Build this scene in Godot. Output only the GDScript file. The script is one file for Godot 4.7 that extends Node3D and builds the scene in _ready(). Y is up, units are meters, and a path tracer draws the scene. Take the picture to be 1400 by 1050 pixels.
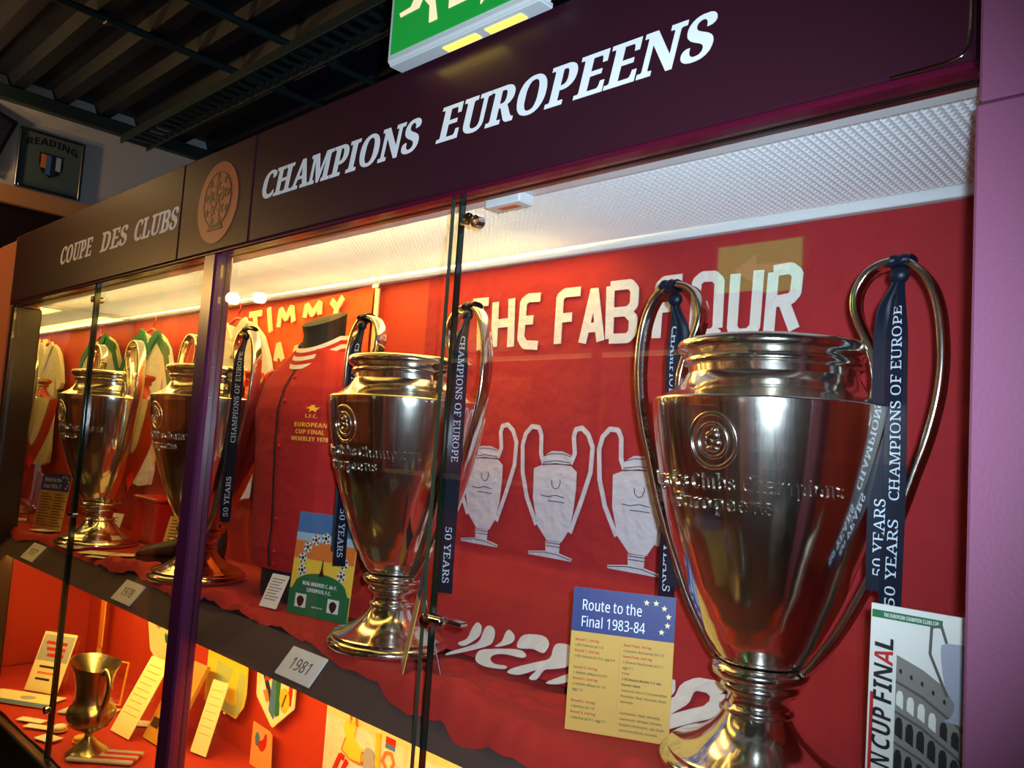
extends Node3D
# Trophy cabinet with four large silver cups, photographed with a small flash from close to the glass.
const CAM := Vector3(0, 1.55, 0.92)
const FOCAL := 1103.317
const RT := Vector3(0.72714, 0.06645, -0.68327)
const DN := Vector3(-0.00687, -0.99455, -0.10404)
const FW := Vector3(-0.68646, 0.08034, -0.72272)
const SHELF := 1.108
const BACK := -0.49
const LOW := 0.53
const TZ := -0.214
var M := {}
var used := {}
var caps := {}
var serif: SystemFont
var heavy: FontVariation
var serif_plain: SystemFont
var sans: SystemFont
var sans_bold: SystemFont
var rng := RandomNumberGenerator.new()

# ---------------------------------------------------------------- pixels to places
func ray(px: float, py: float) -> Vector3:
	return RT * ((px - 700.0) / FOCAL) + DN * ((py - 525.0) / FOCAL) + FW
func on_z(px: float, py: float, z: float) -> Vector3:
	var d := ray(px, py)
	return CAM + d * ((z - CAM.z) / d.z)
func on_y(px: float, py: float, y: float) -> Vector3:
	var d := ray(px, py)
	return CAM + d * ((y - CAM.y) / d.y)
func on_x(px: float, py: float, x: float) -> Vector3:
	var d := ray(px, py)
	return CAM + d * ((x - CAM.x) / d.x)

# ---------------------------------------------------------------- nodes
func numbered(called: String) -> String:
	var n: int = used.get(called, 0)
	used[called] = n + 1
	return called if n == 0 else "%s_%03d" % [called, n]
func tag(o: Node3D, label: String, category: String, group := "") -> Node3D:
	o.set_meta("label", label)
	o.set_meta("category", category)
	if group != "":
		o.set_meta("group", group)
	return o
func thing(called: String, label: String, category: String, at := Vector3.ZERO, yaw := 0.0, group := "") -> Node3D:
	var o := Node3D.new()
	o.name = numbered(called)
	add_child(o)
	o.position = at
	o.rotation.y = yaw
	tag(o, label, category, group)
	return o
func part(parent: Node, called: String, mesh: Mesh, mat: Material, at := Vector3.ZERO, rot := Vector3.ZERO) -> MeshInstance3D:
	var o := MeshInstance3D.new()
	o.name = numbered(called) if parent == self else called
	o.mesh = mesh
	o.material_override = mat
	o.cast_shadow = GeometryInstance3D.SHADOW_CASTING_SETTING_ON
	parent.add_child(o, true)
	o.position = at
	o.rotation = rot
	return o
func struct(called: String, mesh: Mesh, mat: Material, at := Vector3.ZERO) -> MeshInstance3D:
	var o := part(self, called, mesh, mat, at)
	o.set_meta("kind", "structure")
	return o

# ---------------------------------------------------------------- shapes
func quad(st: SurfaceTool, a: Vector3, b: Vector3, c: Vector3, d: Vector3, n: Vector3) -> void:
	var l := [a, b, c, a, c, d]
	if (b - a).cross(c - a).dot(n) + (c - a).cross(d - a).dot(n) > 0.0:
		l = [a, c, b, a, d, c]
	for p: Vector3 in l:
		st.set_normal(n)
		st.add_vertex(p)
func tri(st: SurfaceTool, a: Vector3, b: Vector3, c: Vector3, n: Vector3) -> void:
	var l := [a, b, c] if (b - a).cross(c - a).dot(n) <= 0.0 else [a, c, b]
	for p: Vector3 in l:
		st.set_normal(n)
		st.add_vertex(p)
func begin() -> SurfaceTool:
	var st := SurfaceTool.new()
	st.begin(Mesh.PRIMITIVE_TRIANGLES)
	return st
func add_box(st: SurfaceTool, at: Vector3, size: Vector3, c := 0.002) -> void:
	var h := size * 0.5
	c = minf(c, minf(h.x, minf(h.y, h.z)) * 0.6)
	var v := func(s: Vector3, ax: int) -> Vector3:
		var p := Vector3(s.x * (h.x - c), s.y * (h.y - c), s.z * (h.z - c))
		p[ax] = s[ax] * h[ax]
		return at + p
	for a in 3:
		var b := (a + 1) % 3
		var d := (a + 2) % 3
		for s in [-1.0, 1.0]:
			var q := []
			for k in [[-1.0, -1.0], [1.0, -1.0], [1.0, 1.0], [-1.0, 1.0]]:
				var e := Vector3.ZERO
				e[a] = s
				e[b] = k[0]
				e[d] = k[1]
				q.append(v.call(e, a))
			var n := Vector3.ZERO
			n[a] = s
			quad(st, q[0], q[1], q[2], q[3], n)
			for t in [-1.0, 1.0]:
				var e0 := Vector3.ZERO
				e0[a] = s
				e0[b] = t
				e0[d] = -1.0
				var e1 := e0
				e1[d] = 1.0
				n = Vector3.ZERO
				n[a] = s
				n[b] = t
				quad(st, v.call(e0, a), v.call(e1, a), v.call(e1, b), v.call(e0, b), n.normalized())
	for sx in [-1.0, 1.0]:
		for sy in [-1.0, 1.0]:
			for sz in [-1.0, 1.0]:
				var e := Vector3(sx, sy, sz)
				tri(st, v.call(e, 0), v.call(e, 1), v.call(e, 2), e.normalized())
func box(size: Vector3, c := 0.002) -> ArrayMesh:
	var st := begin()
	add_box(st, Vector3.ZERO, size, c)
	return st.commit()
func span(lo: Vector3, hi: Vector3, c := 0.002) -> ArrayMesh:
	var st := begin()
	add_box(st, (lo + hi) * 0.5, (hi - lo).abs(), c)
	return st.commit()

# A surface from f(u, v); rows repeated at one place make a crease.
func grid(us: Array, vs: Array, f: Callable, wrap := false, flip := false) -> ArrayMesh:
	var nu := us.size()
	var nv := vs.size()
	var P := PackedVector3Array()
	var N := PackedVector3Array()
	var T := PackedVector2Array()
	var I := PackedInt32Array()
	for j in nv:
		for i in nu:
			P.append(f.call(us[i], vs[j]))
			N.append(Vector3.ZERO)
			T.append(Vector2(us[i], vs[j]))
	for j in nv - 1:
		for i in nu - 1:
			var a := j * nu + i
			var b := a + 1
			var c := a + nu
			var d := c + 1
			var tr := [a, c, b, b, c, d] if flip else [a, b, c, b, d, c]
			for k in [0, 3]:
				var n := (P[tr[k + 2]] - P[tr[k]]).cross(P[tr[k + 1]] - P[tr[k]])
				for m in 3:
					N[tr[k + m]] += n
				if n.length_squared() > 1e-20:
					for m in 3:
						I.append(tr[k + m])
	if wrap:
		for j in nv:
			var s := N[j * nu] + N[j * nu + nu - 1]
			N[j * nu] = s
			N[j * nu + nu - 1] = s
	for k in N.size():
		N[k] = N[k].normalized() if N[k].length_squared() > 1e-24 else Vector3.UP
	var arr := []
	arr.resize(Mesh.ARRAY_MAX)
	arr[Mesh.ARRAY_VERTEX] = P
	arr[Mesh.ARRAY_NORMAL] = N
	arr[Mesh.ARRAY_TEX_UV] = T
	arr[Mesh.ARRAY_INDEX] = I
	var m := ArrayMesh.new()
	m.add_surface_from_arrays(Mesh.PRIMITIVE_TRIANGLES, arr)
	return m
func steps(a: float, b: float, n: int) -> Array:
	var l := []
	for k in n + 1:
		l.append(lerpf(a, b, float(k) / n))
	return l
func lathe(prof: Array, segs := 72) -> ArrayMesh:
	var us := steps(0.0, TAU, segs)
	var vs := range(prof.size())
	return grid(us, vs, func(u: float, v: int) -> Vector3:
		var p: Vector2 = prof[v]
		return Vector3(sin(u) * p.x, p.y, cos(u) * p.x), true, true)
# a profile sharpened at the listed points: "crease" entries are given as Vector3 (z > 0)
func creased(pts: Array) -> Array:
	var l := []
	for p: Vector3 in pts:
		l.append(Vector2(p.x, p.y))
		if p.z > 0.0:
			l.append(Vector2(p.x, p.y))
	return l
func smooth_path(pts: Array, per := 5) -> Array:
	var l := []
	for i in pts.size() - 1:
		var a: Vector3 = pts[maxi(i - 1, 0)]
		var b: Vector3 = pts[i]
		var c: Vector3 = pts[i + 1]
		var d: Vector3 = pts[mini(i + 2, pts.size() - 1)]
		for k in per:
			l.append(b.cubic_interpolate(c, a, d, float(k) / per))
	l.append(pts[-1])
	return l
# profile points (across = side direction, out = normal direction) swept along a path; side is the constant across-direction
func sweep(path: Array, prof: Array, side: Vector3, scale = null) -> ArrayMesh:
	var n := path.size()
	var m := prof.size()
	return grid(range(m + 1), range(n), func(u: int, v: int) -> Vector3:
		var t: Vector3 = (path[mini(v + 1, n - 1)] - path[maxi(v - 1, 0)])
		t = t.normalized()
		var s := (side - t * side.dot(t)).normalized()
		var o := s.cross(t)
		var p: Vector2 = prof[u % m]
		var k: float = scale.call(float(v) / (n - 1)) if scale != null else 1.0
		if v == 0 or v == n - 1:
			k *= 0.85
		return path[v] + (s * p.x + o * p.y) * k, true)
func ring_prof(r: float, n := 10) -> Array:
	var l := []
	for k in n:
		l.append(Vector2(cos(TAU * k / n), sin(TAU * k / n)) * r)
	return l
func tube(path: Array, r: float, n := 10, side := Vector3(0.31, 0.27, 0.91)) -> ArrayMesh:
	return sweep(path, ring_prof(r, n), side)
func rod(a: Vector3, b: Vector3, r: float, n := 14) -> ArrayMesh:
	var ax := (b - a).normalized()
	var s := ax.cross(Vector3(0.31, 0.92, 0.2)).normalized()
	var t := ax.cross(s)
	var L := (b - a).length()
	var e := minf(r * 0.25, L * 0.2)
	var prof := [Vector2(0, 0), Vector2(r - e, 0), Vector2(r, e), Vector2(r, e), Vector2(r, L - e), Vector2(r, L - e), Vector2(r - e, L), Vector2(0, L)]
	return grid(steps(0, TAU, n), range(prof.size()), func(u: float, v: int) -> Vector3:
		var p: Vector2 = prof[v]
		return a + ax * p.y + (s * cos(u) + t * sin(u)) * p.x, true)
func sphere(r: float, k := Vector3.ONE) -> ArrayMesh:
	return grid(steps(0, TAU, 24), steps(0, PI, 14), func(u: float, v: float) -> Vector3:
		return Vector3(sin(u) * sin(v), cos(v), cos(u) * sin(v)) * k * r, true, false)
func add_poly(st: SurfaceTool, poly: PackedVector2Array, z0: float, z1: float) -> void:
	var ix := Geometry2D.triangulate_polygon(poly)
	for k in range(0, ix.size(), 3):
		var p := [poly[ix[k]], poly[ix[k + 1]], poly[ix[k + 2]]]
		for e in [[z1, Vector3.BACK], [z0, Vector3.FORWARD]]:
			var z: float = e[0]
			tri(st, Vector3(p[0].x, p[0].y, z), Vector3(p[1].x, p[1].y, z), Vector3(p[2].x, p[2].y, z), e[1])
	var turn := -1.0 if Geometry2D.is_polygon_clockwise(poly) else 1.0
	for k in poly.size():
		var a := poly[k]
		var b := poly[(k + 1) % poly.size()]
		var n := Vector3(b.y - a.y, a.x - b.x, 0).normalized() * turn
		quad(st, Vector3(a.x, a.y, z0), Vector3(b.x, b.y, z0), Vector3(b.x, b.y, z1), Vector3(a.x, a.y, z1), n)
func plate(pts: Array, z0: float, z1: float) -> ArrayMesh:
	var st := begin()
	add_poly(st, PackedVector2Array(pts), z0, z1)
	return st.commit()
func strokes(lines: Array, w: float, z0: float, z1: float) -> ArrayMesh:
	var st := begin()
	var k := 0
	for l in lines:
		for poly in Geometry2D.offset_polyline(PackedVector2Array(l), w * 0.5, Geometry2D.JOIN_ROUND, Geometry2D.END_ROUND):
			if not Geometry2D.is_polygon_clockwise(poly):
				add_poly(st, poly, z0, z1 + 0.00012 * k)
		k += 1
	return st.commit()
func blend(pts: Array, per := 4) -> Array:   # closed outline made smooth
	var l := []
	var n := pts.size()
	for i in n:
		var a: Vector2 = pts[(i - 1 + n) % n]
		var b: Vector2 = pts[i]
		var c: Vector2 = pts[(i + 1) % n]
		var d: Vector2 = pts[(i + 2) % n]
		for k in per:
			l.append(b.cubic_interpolate(c, a, d, float(k) / per))
	return l
func disc_pts(r: float, n := 32, k := Vector2.ONE) -> Array:
	var l := []
	for i in n:
		l.append(Vector2(cos(TAU * i / n), sin(TAU * i / n)) * r * k)
	return l
func star_pts(r: float, inner := 0.42, at := Vector2.ZERO, turn := 0.0) -> Array:
	var l := []
	for i in 10:
		var a := PI / 2 + TAU * i / 10 + turn
		l.append(at + Vector2(cos(a), sin(a)) * (r if i % 2 == 0 else r * inner))
	return l
# ---------------------------------------------------------------- lettering
func text_raw(s: String, font: Font) -> Array:
	var t := TextMesh.new()
	t.font = font
	t.font_size = 48
	t.pixel_size = 0.01
	t.curve_step = 1.2
	t.depth = 0.02
	t.text = s
	return t.get_mesh_arrays()
func ylim(v: PackedVector3Array) -> Array:
	var lo := Vector3.INF
	var hi := -Vector3.INF
	for p in v:
		lo = lo.min(p)
		hi = hi.max(p)
	return [lo, hi]
# baseline-left at the origin, capitals cap metres high; width 0 keeps the font's own; bend moves every vertex
func lettering(s: String, font: Font, cap: float, width := 0.0, slant := 0.0, centred := false, depth := 0.0008, bend = null) -> ArrayMesh:
	if not caps.has(font):
		caps[font] = ylim(text_raw("H", font)[Mesh.ARRAY_VERTEX])
	var base: float = caps[font][0].y
	var k: float = cap / (caps[font][1].y - base)
	var arr := text_raw(s, font)
	var V: PackedVector3Array = arr[Mesh.ARRAY_VERTEX]
	var lim := ylim(V)
	var kx: float = k if width == 0.0 else width / (lim[1].x - lim[0].x)
	var total: float = (lim[1].x - lim[0].x) * kx
	for i in V.size():
		var p := V[i]
		var y := (p.y - base) * k
		var q := Vector3((p.x - lim[0].x) * kx + slant * y - (total * 0.5 if centred else 0.0), y, depth if p.z > 0.0 else 0.0)
		V[i] = bend.call(q) if bend != null else q
	var st := begin()
	var ix: PackedInt32Array = arr[Mesh.ARRAY_INDEX] if arr[Mesh.ARRAY_INDEX] != null else PackedInt32Array(range(V.size()))
	st.set_smooth_group(-1)
	for i in ix:
		st.add_vertex(V[i])
	st.generate_normals()
	return st.commit()

# ---------------------------------------------------------------- materials
func noise_tex(freq: float, seed_: int, size := 256, normal := false, fractal := 3) -> NoiseTexture2D:
	var n := FastNoiseLite.new()
	n.seed = seed_
	n.frequency = freq
	n.fractal_octaves = fractal
	var t := NoiseTexture2D.new()
	t.width = size
	t.height = size
	t.seamless = true
	t.noise = n
	t.as_normal_map = normal
	return t
func mat(called: String, c: Color, rough := 0.6, metal := 0.0, spec := 0.5) -> StandardMaterial3D:
	var m := StandardMaterial3D.new()
	m.resource_name = called
	m.albedo_color = c
	m.roughness = rough
	m.metallic = metal
	m.metallic_specular = spec
	M[called] = m
	return m
func relief(m: StandardMaterial3D, tex: Texture2D, cm: float, scale: float) -> void:
	m.heightmap_enabled = true
	m.heightmap_texture = tex
	m.heightmap_scale = cm
	m.uv1_triplanar = true
	m.uv1_world_triplanar = true
	m.uv1_scale = Vector3.ONE * scale
func glow(called: String, c: Color, e: float) -> StandardMaterial3D:
	var m := mat(called, c, 0.5)
	m.emission_enabled = true
	m.emission = c
	m.emission_energy_multiplier = e
	return m
func materials() -> void:
	var fine := noise_tex(0.12, 3)
	var soft := noise_tex(0.02, 8)
	var weave := Image.create(64, 64, false, Image.FORMAT_RGB8)
	for y in 64:
		for x in 64:
			var v := 0.5 + 0.25 * sin(TAU * x / 8.0) * (1.0 if (y / 4) % 2 == 0 else -1.0) + 0.2 * sin(TAU * y / 4.0)
			weave.set_pixel(x, y, Color(v, v, v))
	var weave_tex := ImageTexture.create_from_image(weave)
	var m := mat("silver", Color(0.95, 0.93, 0.88), 1.0, 1.0)
	var scratch := noise_tex(0.25, 14)
	var ramp := Gradient.new()
	ramp.offsets = PackedFloat32Array([0.0, 0.62, 0.68, 1.0])
	ramp.colors = PackedColorArray([Color(0.07, 0.07, 0.07), Color(0.07, 0.07, 0.07), Color(0.3, 0.3, 0.3), Color(0.3, 0.3, 0.3)])
	scratch.color_ramp = ramp
	m.roughness_texture = scratch
	m.uv1_triplanar = true
	m.uv1_scale = Vector3.ONE * 45.0
	m = mat("chrome", Color(0.85, 0.86, 0.88), 0.1, 1.0)
	m = mat("pewter", Color(0.62, 0.58, 0.48), 0.27, 1.0)
	m = mat("mirror", Color(0.86, 0.87, 0.85), 0.015, 1.0)
	m = mat("aluminium", Color(0.55, 0.55, 0.57), 0.3, 1.0)
	m = mat("header_maroon", Color(0.2, 0.08, 0.125), 0.36, 0.0, 0.28)
	relief(m, fine, 0.012, 9.0)
	m = mat("frame_maroon", Color(0.3, 0.1, 0.25), 0.28)
	m = mat("bead_maroon", Color(0.3, 0.05, 0.14), 0.2)
	m = mat("pillar_purple", Color(0.49, 0.255, 0.375), 0.65)
	relief(m, fine, 0.02, 6.0)
	m = mat("white_print", Color(0.92, 0.92, 0.93), 0.5)
	m = mat("red_panel", Color(0.7, 0.18, 0.09), 0.65)
	relief(m, soft, 0.05, 3.0)
	m = mat("red_cloth", Color(0.66, 0.13, 0.09), 0.9)
	relief(m, weave_tex, 0.02, 40.0)
	m.rim_enabled = true
	m.rim = 0.25
	m.rim_tint = 0.8
	m = mat("banner_red", Color(0.59, 0.085, 0.115), 0.85)
	relief(m, soft, 0.35, 2.4)
	m = mat("banner_orange", Color(0.86, 0.34, 0.12), 0.85)
	relief(m, soft, 0.35, 2.0)
	m = mat("jacket_red", Color(0.66, 0.065, 0.075), 0.85)
	relief(m, soft, 0.3, 3.0)
	m = mat("patch_white", Color(0.81, 0.79, 0.76), 0.9)
	relief(m, soft, 0.3, 5.0)
	m = mat("patch_silver", Color(0.73, 0.71, 0.74), 0.7)
	relief(m, soft, 0.3, 5.0)
	m = mat("stitch_dark", Color(0.13, 0.12, 0.16), 0.9)
	m = mat("shelf_brown", Color(0.29, 0.22, 0.2), 0.8)
	relief(m, fine, 0.03, 12.0)
	m = mat("navy_ribbon", Color(0.035, 0.07, 0.135), 0.42, 0.0, 0.38)
	m = mat("ribbon_print", Color(0.72, 0.75, 0.8), 0.5)
	m = mat("diffuser_plastic", Color(0.93, 0.94, 0.95), 0.4)
	m.backlight_enabled = true
	m.backlight = Color(0.4, 0.4, 0.4)
	m = mat("white_plastic", Color(0.85, 0.86, 0.86), 0.4)
	m = mat("black_felt", Color(0.03, 0.03, 0.035), 0.8)
	m = mat("black_plastic", Color(0.04, 0.04, 0.05), 0.4)
	m = mat("cream_card", Color(0.9, 0.85, 0.68), 0.6)
	m = mat("white_card", Color(0.88, 0.87, 0.83), 0.6)
	m = mat("grey_card", Color(0.62, 0.63, 0.68), 0.6)
	m = mat("gold_card", Color(0.8, 0.62, 0.28), 0.6)
	m = mat("blue_card", Color(0.1, 0.17, 0.42), 0.5)
	m = mat("ink_black", Color(0.05, 0.045, 0.05), 0.6)
	m = mat("ink_grey", Color(0.33, 0.32, 0.3), 0.6)
	m = mat("ink_red", Color(0.72, 0.1, 0.1), 0.6)
	m = mat("ink_gold", Color(0.93, 0.72, 0.2), 0.5)
	m = mat("ink_green", Color(0.1, 0.42, 0.25), 0.6)
	m = mat("ink_blue", Color(0.25, 0.45, 0.68), 0.6)
	m = mat("ink_orange", Color(0.85, 0.47, 0.2), 0.6)
	m = mat("ink_yellow", Color(0.92, 0.78, 0.25), 0.6)
	m = mat("ink_navy", Color(0.08, 0.11, 0.27), 0.6)
	m = mat("ink_stone", Color(0.5, 0.49, 0.46), 0.6)
	m = mat("ink_sky", Color(0.62, 0.75, 0.84), 0.6)
	m = mat("fabric_white", Color(0.83, 0.8, 0.74), 0.9)
	relief(m, soft, 0.3, 4.0)
	m = mat("fabric_green", Color(0.08, 0.42, 0.27), 0.85)
	m = mat("fringe_cream", Color(0.95, 0.88, 0.66), 0.85)
	m = mat("leather_brown", Color(0.2, 0.12, 0.09), 0.45)
	m = mat("wood_gold", Color(0.72, 0.52, 0.22), 0.4)
	m = mat("copper_print", Color(0.64, 0.3, 0.2), 0.42)
	m = mat("copper_dark", Color(0.22, 0.09, 0.09), 0.45)
	m = mat("red_plastic", Color(0.66, 0.06, 0.07), 0.35)
	m = mat("edge_glass", Color(0.02, 0.09, 0.06), 0.08)
	m = mat("edge_pale", Color(0.17, 0.21, 0.15), 0.08)
	m = mat("glass", Color(0.1, 0.14, 0.12, 0.004), 0.0)
	m.transparency = BaseMaterial3D.TRANSPARENCY_ALPHA
	m = mat("acrylic", Color(0.1, 0.1, 0.1, 0.01), 0.02)
	m.transparency = BaseMaterial3D.TRANSPARENCY_ALPHA
	m = mat("wall_grey", Color(0.78, 0.76, 0.76), 0.9)
	relief(m, noise_tex(0.2, 21), 0.04, 2.0)
	m = mat("wall_dark", Color(0.3, 0.2, 0.14), 0.7)
	m = mat("ceiling_deck", Color(0.06, 0.085, 0.15), 0.5)
	m = mat("pipe_teal", Color(0.12, 0.19, 0.21), 0.5)
	m = mat("ledge_tan", Color(0.78, 0.55, 0.36), 0.6)
	m = mat("floor_dark", Color(0.16, 0.13, 0.12), 0.6)
	m = mat("end_wood", Color(0.68, 0.38, 0.25), 0.45)
	m = mat("sign_green", Color(0.05, 0.45, 0.16), 0.4)
	m.emission_enabled = true
	m.emission = Color(0.1, 0.62, 0.24)
	m.emission_energy_multiplier = 0.55
	m = glow("sign_white", Color(0.98, 0.86, 0.68), 0.75)
	m = glow("sign_window", Color(1.0, 0.9, 0.4), 0.85)
	relief(m, noise_tex(0.3, 5), 0.05, 30.0)
	m = glow("tube_glow", Color(1.0, 0.92, 0.64), 34.0)
	m = glow("tube_glow_low", Color(1.0, 0.86, 0.5), 6.0)
	m = glow("bulb_glow", Color(1.0, 0.92, 0.75), 30.0)
	m = mat("plate_blue", Color(0.36, 0.43, 0.45), 0.3, 0.2)
	m = mat("end_dark", Color(0.16, 0.1, 0.08), 0.3)
	m = glow("case_glow", Color(1.0, 0.85, 0.6), 0.7)
	m = glow("downlight_glow", Color(1.0, 0.9, 0.7), 6.0)

# ---------------------------------------------------------------- the scene
func _ready() -> void:
	rng.seed = 11
	var cam := Camera3D.new()
	cam.name = "camera"
	add_child(cam)
	cam.transform = Transform3D(Basis(RT, -DN, -FW).orthonormalized(), CAM)
	cam.fov = rad_to_deg(2.0 * atan(525.0 / FOCAL))
	cam.near = 0.02
	cam.current = true
	var we := WorldEnvironment.new()
	we.name = "environment"
	var env := Environment.new()
	env.background_mode = Environment.BG_COLOR
	env.background_color = Color(0.02, 0.025, 0.05)
	env.tonemap_mode = Environment.TONE_MAPPER_LINEAR
	env.tonemap_exposure = 1.0
	env.sdfgi_enabled = true
	env.ssao_enabled = true
	env.ssil_enabled = true
	we.environment = env
	add_child(we)
	lights()
	serif = font_of("Droid Serif", 700)
	heavy = FontVariation.new()
	heavy.base_font = serif
	heavy.variation_embolden = 0.35
	serif_plain = font_of("Droid Serif", 400)
	sans = font_of("Droid Sans", 400)
	sans_bold = font_of("Droid Sans", 700)
	materials()
	room()
	cabinet()
	lower_case()
	banners()
	trophies()
	upper_things()
	lower_things()
func font_of(family: String, weight: int) -> SystemFont:
	var f := SystemFont.new()
	f.font_names = PackedStringArray([family])
	f.font_weight = weight
	return f
func area(called: String, at: Vector3, size: Vector2, c: Color, e: float, rot: Vector3) -> void:
	var l := AreaLight3D.new()
	l.name = called
	add_child(l)
	l.position = at
	l.rotation = rot
	l.area_size = size
	l.light_color = c
	l.light_energy = e
	l.area_range = 8.0
	l.area_attenuation = 2.0
	l.shadow_enabled = true
func omni(called: String, at: Vector3, c: Color, e: float, size: float) -> void:
	var l := OmniLight3D.new()
	l.name = called
	add_child(l)
	l.position = at
	l.light_color = c
	l.light_energy = e
	l.light_size = size
	l.omni_range = 9.0
	l.omni_attenuation = 2.0
	l.shadow_enabled = true
func lights() -> void:
	# the camera's own flash, beside the lens
	var s := SpotLight3D.new()
	s.name = "camera_flash"
	add_child(s)
	s.position = CAM + RT * 0.035 - DN * 0.03 + FW * 0.01
	s.basis = Basis(RT, -DN, -FW).orthonormalized()
	s.light_color = Color(0.82, 0.92, 1.0)
	s.light_energy = 3.7
	s.light_size = 0.012
	s.spot_angle = 42.0
	s.spot_angle_attenuation = 1.0
	s.spot_range = 9.0
	s.spot_attenuation = 2.0
	s.shadow_enabled = true
	# fluorescent tubes above the diffuser: light leaves its lower face along each tube
	for z in [-0.15, -0.4]:
		area("diffuser_light", Vector3(-2.33, 2.0, z), Vector2(2.6, 0.09), Color(1.0, 0.8, 0.32), 0.66, Vector3(-PI / 2, 0, 0))
	# tube under the lip of the main shelf
	area("shelf_tube_light", Vector3(-2.05, 1.02, -0.09), Vector2(3.4, 0.04), Color(1.0, 0.78, 0.34), 2.6, Vector3(-PI / 2 + 0.5, 0, 0))
	# two small spotlights on the end wall
	omni("spot_lamp_light", Vector3(-4.2, 2.28, 1.2), Color(1.0, 0.76, 0.42), 0.5, 0.03)
	omni("spot_lamp_light", Vector3(-4.2, 2.312, 1.36), Color(1.0, 0.76, 0.42), 0.5, 0.03)
	omni("ledge_lamp_light", Vector3(-4.42, 2.86, 0.36), Color(1.0, 0.8, 0.5), 0.13, 0.03)
	# dim downlights over the aisle
	for x in [-0.4, -2.6]:
		var d := SpotLight3D.new()
		d.name = "downlight_spot"
		add_child(d, true)
		d.position = Vector3(x, 3.1, 2.1)
		d.rotation = Vector3(-PI / 2, 0, 0)
		d.light_color = Color(1.0, 0.84, 0.58)
		d.light_energy = 1.6
		d.light_size = 0.05
		d.spot_angle = 50.0
		d.spot_range = 9.0
		d.spot_attenuation = 2.0
		d.shadow_enabled = true
	area("opposite_case_light", Vector3(-2.9, 2.06, 2.42), Vector2(2.4, 0.05), Color(1.0, 0.84, 0.55), 0.05, Vector3(-PI / 2, 0, 0))

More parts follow.
